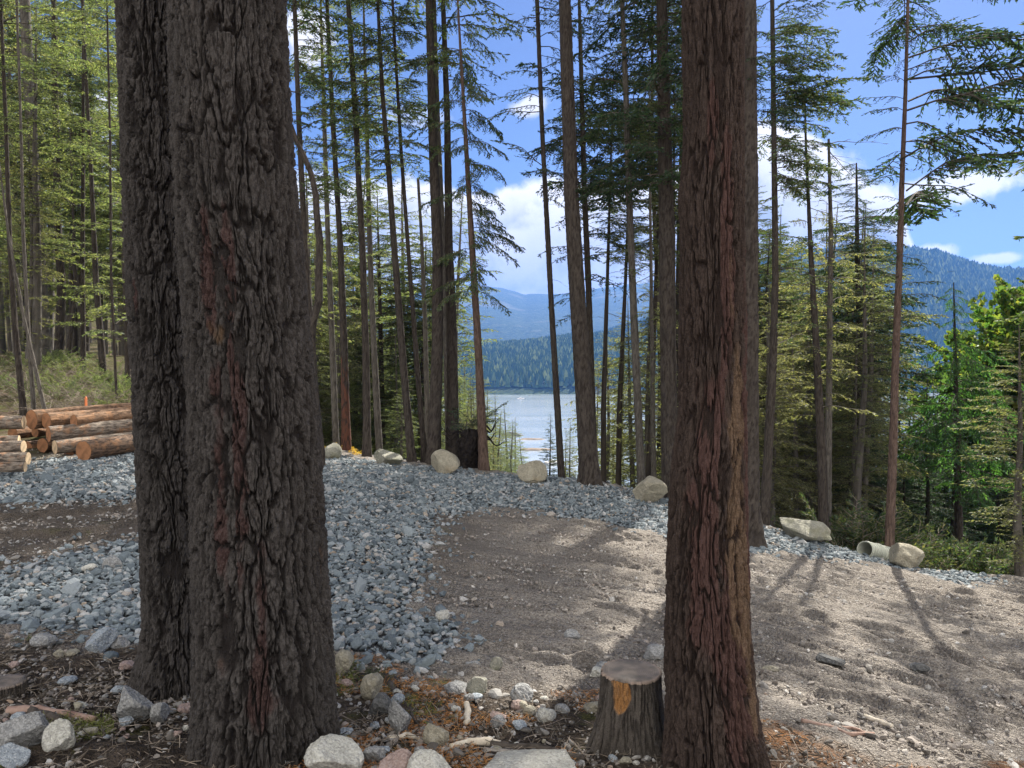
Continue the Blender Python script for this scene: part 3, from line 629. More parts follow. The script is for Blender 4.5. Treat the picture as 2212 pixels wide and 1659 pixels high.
TPL = {k: [branch_tpl(k, _rt) for _ in range(6)] for k in ('firlong', 'fir', 'sparse', 'cedar', 'yfir', 'maple', 'dead')}
def crown_arrays(B, kind):
    """B rows: x,y,z, azimuth, tilt, length ; kind string or array"""
    B = np.asarray(B, float); VV = []; FW = []; FL = []; off = 0
    rs = np.random.default_rng(len(B)+7); ti = rs.integers(0, 6, len(B)); kinds = np.array([kind]*len(B)) if isinstance(kind, str) else np.asarray(kind)
    for kd in set(kinds.tolist()):
        for k in range(6):
            ix = np.nonzero((ti == k) & (kinds == kd))[0]
            if not len(ix): continue
            wv, wf, lv, lf = TPL[kd][k]; A = np.vstack([wv, lv]); na = len(A)
            az_, tl, L = B[ix, 3], B[ix, 4], B[ix, 5]; roll = rs.normal(0, .25, len(ix))
            x, y, z = A[None, :, 0]*L[:, None], A[None, :, 1]*L[:, None]*rs.uniform(.8, 1.15, len(ix))[:, None], A[None, :, 2]*L[:, None]
            c, s_ = np.cos(roll)[:, None], np.sin(roll)[:, None]; y, z = y*c-z*s_, y*s_+z*c
            c, s_ = np.cos(tl)[:, None], np.sin(tl)[:, None]; x, z = x*c-z*s_, x*s_+z*c
            c, s_ = np.cos(az_)[:, None], np.sin(az_)[:, None]; x, y = x*c-y*s_, x*s_+y*c
            VV.append(np.stack([x+B[ix, 0:1], y+B[ix, 1:2], z+B[ix, 2:3]], -1).reshape(-1, 3))
            o_ = (np.arange(len(ix))*na)[:, None, None]+off
            FW.append((wf[None]+o_).reshape(-1, 4)); 
            if len(lf): FL.append((lf[None]+len(wv)+o_).reshape(-1, 4))
            off += len(ix)*na
    return np.vstack(VV), np.vstack(FW), (np.vstack(FL) if FL else np.zeros((0, 4), int))
def crown_mesh(B, kind, fol, wood=None):
    V, FW, FL = crown_arrays(B, kind)
    return mesh('crown', V, [FW, FL], [wood or M_twig, fol], [0, 1])
def main_tree(name, label, cat, path, Y, widths, mat, H=22, crown=None, base_y=None, fol=None, nang=44, cw=.07, chh=.35, dep=.012, flare=.5, seed=0, group=None, spots=None, lobes=5, Yshift=0):
    """path: [(px,py)..] top to bottom; widths [(py,w)]; crown: list of (py_lo, py_hi(=None for top), per_m, Lmin, Lmax, kind, azbias)"""
    path = sorted(path, key=lambda q: -q[1]); base = path[0]
    pb = at(*base, Y); g = float(zg(pb[0], Y)); P = [at(px, py, Y) for px, py in path]; P = np.array(P)
    wy = sorted(widths, key=lambda q: q[0]); rad = np.array([np.interp(py, [a for a, _ in wy], [b for _, b in wy]) for _, py in path])/2/F*Y
    zb = min(g, P[0][2])-.25
    P = np.vstack([[P[0][0]+(P[0][0]-P[1][0])*.0, Y, zb], P]); rad = np.r_[rad[0], rad]
    # carry on upward
    d = (P[-1]-P[-3 if len(P) > 3 else -2]); d = d/d[2]; zt = g+H; z0 = P[-1][2]
    if zt > z0+1:
        ex = []; er = []
        for f in (.25, .5, .75, 1.0):
            zz = z0+(zt-z0)*f; q = P[-1]+d*(zz-z0)*(1-.35*f); q[2] = zz; ex.append(q); er.append(rad[-1]*(1-f)+.015*f)
        P = np.vstack([P, ex]); rad = np.r_[rad, er]
    else: zt = z0
    org = np.array([P[0][0], Y, g])
    root = empty(name, tuple(org)); tag(root, label, cat, group)
    Q = P-org; o = np.argsort(Q[:, 2]); Q = Q[o]; rad = rad[o]
    me = trunk_mesh('trunk', Q[:, 2], Q[:, 0], Q[:, 1], rad, EYE+Y*.53-g, nang, .045*Y/14, mat, cw, chh, dep, flare, lobes, seed, spots=spots)
    link('trunk', me, root)
    if crown:
        rs = np.random.default_rng(seed+500); B = []; K = []
        if widths[-1][1] < 27: crown = list(crown)+[(base[1]-90, 250, 1.1, .12, .55, 'dead', None)]
        for (y0, y1, per, l0, l1, kd, bias) in crown:
            za = at(base[0], y0, Y)[2]-g; zz1 = zt-g-.3 if y1 is None else at(base[0], y1, Y)[2]-g
            n = max(1, int((zz1-za)*per*(1.9 if kd == 'fir' and l1 < 2.3 and y1 is not None else 1.6 if kd == 'sparse' else 1))); zz = za+(zz1-za)*(np.arange(n)+rs.random(n))/n
            for z_ in zz:
                f = 1 if y1 is not None else max(.12, min(1, (zt-g-z_)/(.55*(zt-g-za))))
                azz = rs.uniform(0, 2*math.pi) if bias is None else bias+rs.normal(0, .75)
                L = rs.uniform(l0, l1)*f; tl = rs.normal(.02, .16)+.25*(1-f)
                B.append((np.interp(z_, Q[:, 2], Q[:, 0]), np.interp(z_, Q[:, 2], Q[:, 1]), z_, azz, tl, L)); K.append(kd)
        link('crown', crown_mesh(B, K, fol or M_fol_fir), root)
    return root
# ---- three great foreground trunks
def big_tree(name, label, edges, Y, mat, seed, cw, chh, dep, flare, spots, nang, base_py, H=27, dz=.0075):
    e = np.array(edges, float)
    P = np.array([at((a+b)/2, y, Y) for y, a, b in e]); rad = (e[:, 2]-e[:, 1])/2/F*Y*.985
    o = np.argsort(P[:, 2]); P = P[o]; rad = rad[o]; g = float(zg(P[0, 0], Y))
    P = np.vstack([[P[0, 0], Y, min(g, P[0, 2])-.22], P]); rad = np.r_[rad[0], rad]
    d = (P[-1]-P[-3])/(P[-1][2]-P[-3][2])
    for f in (.1, .3, .6, 1.0):
        z_ = P[-1][2] if f == .1 else None
    z0 = P[-1][2]; top = P[-1].copy(); rt = rad[-1]
    for f in (.25, .5, .75, 1):
        zz = z0+(H-z0)*f; q = top+d*(zz-z0)*.5; q[2] = zz; P = np.vstack([P, q]); rad = np.r_[rad, rt*(1-f)+.03*f]
    org = np.array([P[0, 0], Y, g]); Q = P-org
    root = empty(name, tuple(org)); tag(root, label, 'tree')
    me = trunk_mesh('trunk', Q[:, 2], Q[:, 0], Q[:, 1], rad, EYE+Y*.52-g, nang, dz, mat, cw, chh, dep, flare, 5, seed, .16, spots)
    link('trunk', me, root)
    rs = np.random.default_rng(seed); B = []
    for z_ in np.linspace(12, H-1, 60):
        f = min(1, (H-z_)/8); B.append((np.interp(z_, Q[:, 2], Q[:, 0]), np.interp(z_, Q[:, 2], Q[:, 1]), z_, rs.uniform(0, 6.28), rs.normal(0, .15), (1.2+2.2*rs.random())*f))
    link('crown', crown_mesh(B, 'fir', M_fol_fir), root)
    return root
A_ED = [(0, 370, 613), (300, 378, 633), (500, 388, 650), (700, 402, 668), (900, 412, 690), (1100, 417, 700), (1300, 420, 712), (1500, 418, 722), (1610, 414, 727)]
big_tree('fir_tree', 'huge furrowed fir trunk in the left foreground with reddish flaked bark down its middle', A_ED, 4.15, M_barkA, 1, .078, .40, .038, .07,
         [('red', .0, 2.0, .045, .38, 1.05), ('red', .015, 2.6, .022, .45, .95), ('red', .965, 2.55, .02, .5, .9), ('red', .0, 1.35, .035, .4, .85), ('red', .05, .85, .02, .45, .8), ('red', .965, 1.3, .02, .5, .8), ('tan', .975, 2.25, .035, .10, .6), ('red', .04, .45, .03, .2, .75)], 1500, 1620)
B_ED = [(0, 257, 402), (200, 262, 410), (400, 268, 420), (600, 277, 430), (800, 288, 438), (1000, 296, 446), (1200, 305, 452), (1350, 310, 456), (1470, 300, 460)]
big_tree('fir_tree', 'dark fir trunk standing half hidden behind the left edge of the huge foreground trunk', B_ED, 5.1, M_barkA, 2, .07, .34, .032, .42, [('red', .93, 2.6, .02, .2, .75)], 900, 1480)
C_ED = [(0, 1473, 1607), (300, 1474, 1608), (430, 1465, 1609), (520, 1468, 1609), (700, 1469, 1611), (900, 1466, 1612), (1020, 1449, 1613), (1200, 1441, 1616), (1350, 1437, 1621), (1450, 1437, 1630), (1550, 1439, 1640), (1640, 1440, 1652)]
big_tree('fir_tree', 'large reddish fir trunk in the right foreground beside the cut stump', C_ED, 4.0, M_barkC, 3, .066, .46, .028, .26,
         [('red', .0, 2.5, .07, .55, 1.1), ('red', .97, 1.35, .10, .7, 1.2), ('red', .06, .6, .09, .5, 1.1), ('tan', .085, 1.45, .045, .8, 1.1), ('tan', .14, .9, .05, .6, 1.0), ('red', .19, 1.6, .06, .9, 1.1), ('red', .96, 3.3, .04, .3, .9), ('red', .02, 3.0, .05, .4, .9)], 1100, 1660)
# ---- named mid-distance trees
pi = math.pi
MT = [
 ('fir_tree', 'tall fir showing only its right edge behind the large reddish foreground trunk', [(1606, 0), (1609, 600), (1610, 1130)], 12.0, [(0, 54), (1130, 60)], M_barkM, 26, [(-200, None, 3, 1, 2.6, 'fir', None), (290, 60, 3, .6, 1.2, 'fir', 0)], M_fol_dark),
 ('fir_tree', 'thick dark fir trunk just left of the large reddish foreground trunk', [(1429, 0), (1440, 500), (1447, 1045)], 15.3, [(0, 23), (500, 34), (1045, 38)], M_barkM, 25, [(420, 0, 7, .9, 1.8, 'fir', None), (0, None, 5, 1, 2.6, 'fir', None)], M_fol_dark),
 ('fir_tree', 'straight thick fir trunk right of the lake gap, clear of branches', [(1220, 0), (1233, 400), (1247, 640), (1274, 1040)], 15.3, [(0, 26), (640, 35), (1040, 41)], M_barkM, 25, [(-120, None, 4, 1, 2.6, 'fir', None)], M_fol_fir),
 ('fir_tree', 'slender fir trunk crossing the lake gap with short branches near its top', [(1160, 0), (1172, 300), (1190, 640), (1213, 1035)], 17, [(0, 9), (600, 12), (1035, 16)], M_barkM, 20, [(430, -60, 3.0, .7, 1.4, 'sparse', None), (620, 430, 1.5, .3, .6, 'dead', None), (-60, None, 4, .8, 2, 'fir', None)], M_fol_fir),
 ('fir_tree', 'thin fir with a dark leafy crown just right of the straight thick trunk', [(1254, 100), (1262, 400), (1272, 640), (1285, 1030)], 21, [(100, 9), (600, 14), (1030, 14)], M_barkM, 17, [(420, 180, 8, .9, 2.0, 'fir', None), (700, 420, 3.5, .6, 1.6, 'sparse', None), (180, None, 4, .8, 1.6, 'fir', None)], M_fol_dark),
 ('fir_tree', 'slim grey fir trunk between the lake gap and the cracked boulder', [(1344, 0), (1352, 200), (1360, 450), (1370, 700), (1385, 1032)], 16, [(0, 10), (500, 15), (1032, 18)], M_barkG, 22, [(420, 100, 4.5, .7, 1.6, 'fir', None), (100, None, 4.5, .9, 2, 'fir', None), (700, 420, 1.2, .4, 1.0, 'sparse', None)], M_fol_fir),
 ('fir_tree', 'thickest dark fir trunk of the centre cluster on the left of the charred stump', [(927, 0), (935, 300), (945, 540), (945, 750), (936, 990)], 17.5, [(0, 16), (500, 22), (990, 29)], M_barkM, 25, [(-60, None, 4, 1, 2.4, 'fir', None), (300, -60, .8, .5, 1.1, 'dead', pi)], M_fol_fir),
 ('fir_tree', 'second thick fir trunk of the centre cluster touching the charred stump', [(957, 0), (966, 250), (970, 540), (977, 750), (978, 990)], 17.9, [(0, 10), (500, 17), (990, 30)], M_barkM, 25, [(200, -60, 2.2, .9, 2.3, 'sparse', 0), (-60, None, 4.5, 1, 2.4, 'fir', None)], M_fol_fir),
 ('fir_tree', 'slim fir trunk squeezed between the two thick trunks of the centre cluster', [(938, 0), (946, 250), (957, 500), (968, 985)], 18.6, [(0, 8), (985, 12)], M_barkG, 24, [(-100, None, 4, .8, 2, 'fir', None)], M_fol_fir),
 ('cedar_tree', 'red barked cedar with drooping foliage right of the charred stump', [(992, 60), (1000, 200), (1019, 520), (1031, 720), (1046, 1018)], 16.8, [(60, 5), (500, 13), (1018, 21)], M_barkR, 15, [(640, 90, 11, .4, 1.15, 'cedar', None), (90, None, 6, .4, 1.0, 'cedar', None)], M_fol_fir),
 ('fir_tree', 'straight fir trunk rising behind the low grey boulder', [(752, 0), (768, 250), (783, 540), (790, 750), (793, 980)], 18, [(0, 11), (540, 14), (980, 18)], M_barkM, 24, [(430, 100, 1.2, .5, 1.4, 'sparse', None), (0, None, 5, .9, 2.2, 'fir', None)], M_fol_fir),
 ('fir_tree', 'fir trunk with a red brown foot behind the yellow leaves by the squared boulder', [(706, 0), (720, 280), (736, 540), (743, 750), (748, 952)], 19, [(0, 8), (540, 13), (950, 20)], M_barkM, 22, [(480, 120, 3.2, .8, 1.6, 'fir', None), (120, None, 5, .9, 2.2, 'fir', None)], M_fol_fir),
 ('fir_tree', 'slim straight dark fir trunk beside the snaking one at the huge trunk edge', [(636, 0), (645, 250), (659, 540), (672, 750), (690, 965)], 16.5, [(0, 9), (540, 14), (965, 18)], M_barkM, 23, [(440, 60, 4.0, .7, 1.5, 'fir', None), (60, None, 5, .9, 2.2, 'fir', None)], M_fol_fir),
 ('fir_tree', 'leaning fir trunk left of the centre cluster with a leafy top', [(816, 0), (826, 200), (840, 370), (852, 540), (872, 800), (889, 988)], 17.6, [(0, 7), (500, 14), (988, 18)], M_barkM, 20, [(380, 40, 6.5, .8, 1.6, 'fir', None), (40, None, 5, .9, 2.0, 'fir', None)], M_fol_fir),
 ('fir_tree', 'slim leaning fir trunk immediately left of the thickest centre trunk', [(848, 0), (856, 150), (868, 350), (882, 540), (900, 780), (917, 985)], 17.8, [(0, 6), (500, 9), (985, 13)], M_barkM, 21, [(260, 60, 6, .6, 1.5, 'fir', None), (60, None, 5, .9, 2.0, 'fir', None)], M_fol_fir),
 ('fir_tree', 'thin grey fir trunk with a snapped top just left of the centre cluster', [(903, 385), (910, 500), (918, 700), (924, 930)], 22, [(385, 6), (930, 13)], M_barkG, 1, [(680, 400, 2.0, .4, .9, 'sparse', None)], M_fol_fir),
 ('fir_tree', 'pale grey fir trunk in sunlight just right of the straight one behind the low boulder', [(793, 300), (799, 540), (808, 760), (820, 985)], 21, [(300, 9), (985, 16)], M_barkG, 15, [(700, 350, 3.5, .6, 1.5, 'yfir', None), (350, None, 4, .6, 1.5, 'yfir', None)], M_fol_yel),
 ('fir_tree', 'thin fir trunk left of the red footed trunk', [(700, 250), (708, 500), (718, 750), (726, 960)], 22, [(250, 9), (960, 15)], M_barkG, 16, [(700, 250, 3.5, .6, 1.5, 'yfir', None), (250, None, 4, .6, 1.5, 'yfir', None)], M_fol_yel),
 ('fir_tree', 'fir trunk with olive foliage right of the large reddish trunk, first in the gap', [(1668, 0), (1672, 300), (1675, 600), (1669, 800), (1658, 1000), (1650, 1125)], 14.2, [(0, 9), (500, 13), (1125, 22)], M_barkM, 21, [(420, 30, 9, .6, 1.3, 'fir', 0), (30, None, 6, .8, 1.5, 'fir', None), (760, 420, 2.5, .6, 1.3, 'sparse', None), (230, 180, 12, 1.2, 1.5, 'fir', 0)], M_fol_fir),
 ('fir_tree', 'slightly bowed fir trunk rising behind the long sloping boulder', [(1744, 380), (1752, 560), (1765, 780), (1776, 1000), (1780, 1148)], 14.6, [(380, 6), (560, 11), (1148, 23)], M_barkM, 9, [(900, 420, 4, .6, 1.2, 'sparse', None), (430, None, 6, .2, .5, 'sparse', None)], M_fol_olive),
 ('alder_tree', 'slim grey trunk with bare twiggy top beside the bowed trunk', [(1790, 300), (1795, 504), (1792, 760), (1787, 1150)], 15, [(300, 5), (504, 10), (1150, 17)], M_barkG, 8.5, [(560, 330, 4, .5, 1.1, 'dead', None), (350, 300, 8, .8, 1.3, 'dead', 0), (800, 560, 3, .5, 1.2, 'sparse', None)], M_fol_olive),
 ('fir_tree', 'dark pointed fir crown against the pale sky right of the twiggy topped tree', [(1850, 352), (1852, 560), (1858, 760), (1866, 1130)], 22, [(352, 3), (560, 11), (1130, 20)], M_barkM, 1, [(830, 620, 11, 1.0, 2.1, 'fir', None), (620, 470, 12, .8, 1.6, 'fir', None), (470, 352, 14, .25, .7, 'fir', None), (1000, 830, 4, .8, 1.8, 'fir', None)], M_fol_dark),
 ('fir_tree', 'lone red brown fir trunk on the right with long drooping branches reaching right', [(1962, -20), (1956, 200), (1948, 400), (1944, 540), (1935, 760), (1928, 1000), (1921, 1185)], 13.4, [(0, 6), (360, 10), (500, 13), (1185, 20)], M_barkR, 17, [(470, -40, 2.8, 1.9, 3.2, 'firlong', .05), (480, -40, 1.6, 1.0, 1.8, 'sparse', .1), (620, -40, 2.6, .4, .8, 'sparse', pi), (700, 480, 2.2, .4, .9, 'sparse', 0), (-40, None, 4.5, 1.2, 2.4, 'fir', .2)], M_fol_dark),
 ('cedar_tree', 'bright green pointed cedar right of the lone red brown trunk', [(2060, 610), (2064, 800), (2068, 1000), (2071, 1137)], 21, [(610, 2), (800, 8), (1137, 17)], M_barkM, 1, [(1040, 850, 17, 1.1, 1.9, 'cedar', None), (850, 740, 17, .8, 1.5, 'cedar', None), (740, 620, 14, .2, .7, 'cedar', None)], M_fol_grn),
 ('fir_tree', 'thin fir trunk between the slim grey trunk and the thick dark one', [(1405, 480), (1408, 700), (1412, 1040)], 20, [(480, 6), (1040, 13)], M_barkG, 13, [(980, 480, 5, .6, 1.4, 'sparse', None), (480, None, 5, .5, 1.2, 'sparse', None)], M_fol_olive),
]
for k, (nm, lb, path, Y, wd, mat, H, crown, fol) in enumerate(MT):
    sp = None
    if 'red brown foot' in lb: sp = [('red', u, .4, .3, 1.6, 1.2) for u in (.05, .9)]
    big_ = wd[-1][1] > 30
    main_tree(nm, lb, 'tree', path, Y, wd, mat, H, crown, fol=fol, seed=30+k*3, spots=sp, dep=.022 if big_ else .012, cw=.075 if big_ else .05, nang=56 if big_ else 36, chh=.4)
# curving madrona stem
def curvy():
    P = [(628, 270), (638, 300), (656, 335), (672, 375), (682, 420), (684, 460), (691, 520), (689, 590), (689, 650), (677, 690), (672, 730), (677, 820), (684, 900), (692, 978)]
    main_tree('madrona_tree', 'smooth dark snaking trunk curving along the right edge of the huge left trunk', 'tree', P, 15.0, [(270, 11), (500, 15), (978, 20)], M_barkM, 1, [(420, 280, 1.0, .5, .9, 'dead', 0)], nang=26, dep=.003, cw=.1, seed=222, flare=.12)
curvy()
# ---- left forest, individual stems
LT = [([(52, -20), (66, 250), (80, 504), (88, 650), (94, 785)], 27, [(0, 20), (504, 25), (785, 34)], M_barkG, 26, [(520, 100, 3.5, 1, 2.2, 'yfir', None), (100, None, 5, 1.2, 3, 'yfir', None)], 'thickest grey trunk of the left forest'),
      ([(14, 300), (20, 504), (32, 700), (50, 882)], 17, [(300, 8), (882, 14)], M_barkM, 15, [(300, None, 3, .6, 1.4, 'yfir', None)], 'leaning dark stem behind the log pile, leftmost of three'),
      ([(46, 300), (50, 504), (60, 700), (73, 882)], 16.8, [(300, 6), (882, 10)], M_barkG, 15, [(300, None, 3, .6, 1.4, 'yfir', None)], 'slim grey stem behind the log pile, middle of three'),
      ([(2, 380), (18, 504), (50, 680), (96, 882)], 16.6, [(380, 4), (882, 9)], M_barkG, 10, [(380, None, 2, .5, 1.0, 'dead', None)], 'pale thin pole leaning strongly left behind the log pile, rightmost of three'),
      ([(118, 100), (125, 504), (133, 620), (128, 760)], 29, [(100, 10), (760, 20)], M_barkM, 20, [(520, 80, 4, 1, 2, 'yfir', None), (80, None, 5, 1, 2, 'yfir', None)], 'dark trunk right of the thickest grey trunk in the left forest'),
      ([(160, 504), (158, 560), (166, 620), (158, 680), (146, 780)], 27, [(504, 6), (780, 12)], M_barkM, 8, [(560, 500, 3, .5, 1.6, 'dead', None)], 'crooked trunk with a curved limb deep in the left forest'),
      ([(180, 300), (178, 600), (180, 795)], 25, [(300, 7), (795, 12)], M_barkM, 18, [(700, 300, 3, .8, 1.8, 'yfir', None), (300, None, 4, .8, 2, 'yfir', None)], 'straight thin trunk left of the crooked one in the left forest'),
      ([(196, 350), (207, 600), (222, 790)], 24, [(350, 8), (790, 15)], M_barkM, 18, [(700, 350, 3, .8, 1.8, 'yfir', None), (350, None, 4, .8, 2, 'yfir', None)], 'leaning thin trunk at right in the left forest'),
      ([(238, 300), (240, 600), (252, 860)], 19, [(300, 5), (860, 6)], M_barkM, 14, [(760, 300, 3, .6, 1.4, 'yfir', None), (300, None, 4, .6, 1.4, 'yfir', None)], 'thin sapling stem just left of the rear left trunk'),
      ([(268, 400), (270, 600), (276, 800)], 23, [(400, 9), (800, 12)], M_barkM, 18, [(760, 350, 3, .6, 1.6, 'yfir', None), (350, None, 4, .8, 2, 'yfir', None)], 'grey stem half hidden by the rear left trunk')]
for k, (path, Y, wd, mat, H, crown, lb) in enumerate(LT):
    main_tree('fir_tree', lb, 'tree', path, Y, wd, mat, H, crown, fol=M_fol_yel, seed=400+k*3, nang=26, dep=.01, cw=.06, chh=.4, flare=.15)
# ------------------------------------------------------------------ background trees (shared meshes)
def proto(kind, tpl, fol, H, start, rmax, n, bark, seed, shape='cone', rtr=.012):
    if H > 19: rtr = .0065
    rs = np.random.default_rng(seed); B = []
    for q in range(n):
        f = (q+rs.random())/n; z = H*(start+(1-start)*f*.985)
        if shape == 'cone': L = rmax*(1-f)**.75*rs.uniform(.6, 1.15)+.12
        elif shape == 'col': L = rmax*min(1, (1-f)*3+.12)*rs.uniform(.45, 1.15)*(.6+.4*min(1, f*3))
        else: L = rmax*math.sqrt(max(.05, 1-(2*f-1)**2))*rs.uniform(.6, 1.1)
        B.append((0, 0, z, rs.uniform(0, 6.28), rs.normal(.0, .14)+(.5 if shape == 'round' else .25)*f, L))
    nd = 34 if start > .2 else 0; K = [tpl]*len(B)
    for q in range(nd): B.append((0, 0, H*rs.uniform(.05, start+.1), rs.uniform(0, 6.28), rs.normal(-.05, .25), rmax*rs.uniform(.25, .75))); K.append('dead')
    cm_ = crown_mesh(B, K, fol)
    z = np.array([-.6, 0, H*.3, H*.6, H]); tm = trunk_mesh('trunk', z, .12*np.sin(z*.4+seed), .1*np.cos(z*.3+seed), np.array([H*rtr, H*rtr, H*rtr*.8, H*rtr*.5, .01]), H, 12, .5, bark, .08, .5, .01, .1, 4, seed)
    return (tm, cm_, H)
PR = {'yfir': [proto('y', 'yfir', M_fol_yel, 14, .22, 1.9, 150, M_barkG, s) for s in (1, 2, 3)],
      'ycol': [proto('y', 'sparse', M_fol_yel, 18, .35, 1.9, 135, M_barkG, s, 'col') for s in (4, 5, 6)],
      'olive': [proto('o', 'sparse', M_fol_olive, 14, .12, 2.0, 165, M_barkG, s, 'col') for s in (7, 8)],
      'dark': [proto('d', 'fir', M_fol_dark, 15, .12, 2.3, 210, M_barkM, s) for s in (9, 10)],
      'green': [proto('g', 'cedar', M_fol_grn, 13, .05, 2.2, 230, M_barkM, s) for s in (11, 12)],
      'fir': [proto('f', 'fir', M_fol_fir, 17, .3, 2.2, 200, M_barkM, s, 'col') for s in (13, 14)],
      'high': [proto('f', 'fir', M_fol_fir, 20, .6, 2.0, 85, M_barkM, s, 'col') for s in (17, 18)],
      'shade': [proto('f', 'fir', M_fol_fir, 36, .66, 2.5, 85, M_barkM, s, 'col') for s in (19, 20)],
      'maple': [proto('m', 'maple', M_fol_maple, 9, .25, 2.6, 130, M_barkM, s, 'round') for s in (15, 16)]}
NM = {'shade': 'fir_tree', 'high': 'fir_tree', 'yfir': 'fir_tree', 'ycol': 'fir_tree', 'olive': 'hemlock_tree', 'dark': 'fir_tree', 'green': 'cedar_tree', 'fir': 'fir_tree', 'maple': 'maple_tree'}
def bg(kind, px, Y, top, group, label, rs, wmul=1.0):
    x = (px-CX)/F*Y; g = float(zg(x, Y)); H = at(px, top, Y)[2]-g
    if H < 1.0: return
    tm, cm_, H0 = PR[kind][rs.integers(0, len(PR[kind]))]; s = H/H0
    e = empty(NM[kind], (x, Y, g)); k = wmul*(s**.5 if s > 1 else s**.8)
    e.rotation_euler = (rs.normal(0, .02), rs.normal(0, .02), rs.uniform(0, 6.28)); e.scale = (k, k, s)
    tag(e, label, 'tree', group); link('trunk', tm, e); link('crown', cm_, e)
rc = np.random.default_rng(199)
def _slope():
    for k in range(14):
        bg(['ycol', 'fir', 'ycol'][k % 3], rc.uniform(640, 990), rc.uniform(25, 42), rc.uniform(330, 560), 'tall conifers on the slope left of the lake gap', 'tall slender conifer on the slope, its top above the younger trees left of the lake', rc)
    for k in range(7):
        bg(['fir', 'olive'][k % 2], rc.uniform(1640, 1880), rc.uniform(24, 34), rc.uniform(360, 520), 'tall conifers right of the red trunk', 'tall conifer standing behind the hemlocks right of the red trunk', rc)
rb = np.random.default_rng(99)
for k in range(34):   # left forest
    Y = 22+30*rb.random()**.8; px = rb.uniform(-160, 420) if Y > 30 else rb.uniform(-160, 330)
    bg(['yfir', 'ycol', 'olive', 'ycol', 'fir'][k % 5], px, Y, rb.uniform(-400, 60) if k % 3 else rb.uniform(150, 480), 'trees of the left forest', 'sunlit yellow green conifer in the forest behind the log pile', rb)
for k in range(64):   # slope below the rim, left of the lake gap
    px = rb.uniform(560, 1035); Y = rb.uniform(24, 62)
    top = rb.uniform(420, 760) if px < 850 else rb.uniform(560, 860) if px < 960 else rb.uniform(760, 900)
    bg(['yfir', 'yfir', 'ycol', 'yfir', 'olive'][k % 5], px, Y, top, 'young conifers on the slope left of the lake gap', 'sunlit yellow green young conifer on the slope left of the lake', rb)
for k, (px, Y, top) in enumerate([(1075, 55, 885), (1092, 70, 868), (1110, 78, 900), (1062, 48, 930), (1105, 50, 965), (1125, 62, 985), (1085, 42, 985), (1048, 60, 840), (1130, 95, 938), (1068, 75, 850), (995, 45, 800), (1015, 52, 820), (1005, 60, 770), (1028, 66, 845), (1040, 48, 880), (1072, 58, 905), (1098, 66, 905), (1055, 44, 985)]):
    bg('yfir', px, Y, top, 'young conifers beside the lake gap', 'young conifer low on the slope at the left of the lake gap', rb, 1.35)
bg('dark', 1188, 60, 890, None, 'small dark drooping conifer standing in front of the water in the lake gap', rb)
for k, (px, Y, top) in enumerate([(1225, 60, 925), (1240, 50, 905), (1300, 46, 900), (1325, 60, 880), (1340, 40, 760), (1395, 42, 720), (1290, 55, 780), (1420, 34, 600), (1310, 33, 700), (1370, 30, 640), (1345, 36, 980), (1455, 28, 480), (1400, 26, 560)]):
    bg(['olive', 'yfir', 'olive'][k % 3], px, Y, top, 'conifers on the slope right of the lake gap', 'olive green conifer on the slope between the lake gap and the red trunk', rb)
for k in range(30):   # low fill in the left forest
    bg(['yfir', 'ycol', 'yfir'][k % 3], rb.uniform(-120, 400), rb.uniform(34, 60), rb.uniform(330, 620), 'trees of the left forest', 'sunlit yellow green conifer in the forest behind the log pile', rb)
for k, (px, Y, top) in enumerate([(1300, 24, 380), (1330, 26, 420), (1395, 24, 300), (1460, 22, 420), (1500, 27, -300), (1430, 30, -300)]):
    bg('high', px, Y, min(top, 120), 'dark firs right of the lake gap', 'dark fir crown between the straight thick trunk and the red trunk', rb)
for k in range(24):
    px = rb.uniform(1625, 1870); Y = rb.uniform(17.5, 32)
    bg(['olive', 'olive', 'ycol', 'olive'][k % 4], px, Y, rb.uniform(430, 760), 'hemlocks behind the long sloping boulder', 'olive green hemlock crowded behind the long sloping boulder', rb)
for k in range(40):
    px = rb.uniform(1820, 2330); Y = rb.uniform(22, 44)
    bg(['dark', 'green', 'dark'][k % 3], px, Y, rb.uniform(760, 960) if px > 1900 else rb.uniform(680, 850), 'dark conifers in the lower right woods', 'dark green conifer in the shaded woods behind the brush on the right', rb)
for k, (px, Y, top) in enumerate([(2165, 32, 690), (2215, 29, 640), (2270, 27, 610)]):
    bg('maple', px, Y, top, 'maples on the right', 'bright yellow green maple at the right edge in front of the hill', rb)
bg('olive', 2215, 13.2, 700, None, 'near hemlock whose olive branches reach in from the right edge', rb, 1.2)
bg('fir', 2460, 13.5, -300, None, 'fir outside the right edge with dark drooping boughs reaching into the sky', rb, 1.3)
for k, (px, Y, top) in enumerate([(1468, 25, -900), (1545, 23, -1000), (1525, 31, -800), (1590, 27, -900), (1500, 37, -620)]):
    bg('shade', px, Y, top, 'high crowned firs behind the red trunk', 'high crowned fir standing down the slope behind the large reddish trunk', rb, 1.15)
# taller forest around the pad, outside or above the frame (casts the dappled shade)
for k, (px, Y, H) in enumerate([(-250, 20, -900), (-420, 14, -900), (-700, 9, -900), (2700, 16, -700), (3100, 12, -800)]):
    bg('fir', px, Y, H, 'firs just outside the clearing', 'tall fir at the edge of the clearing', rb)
_slope()
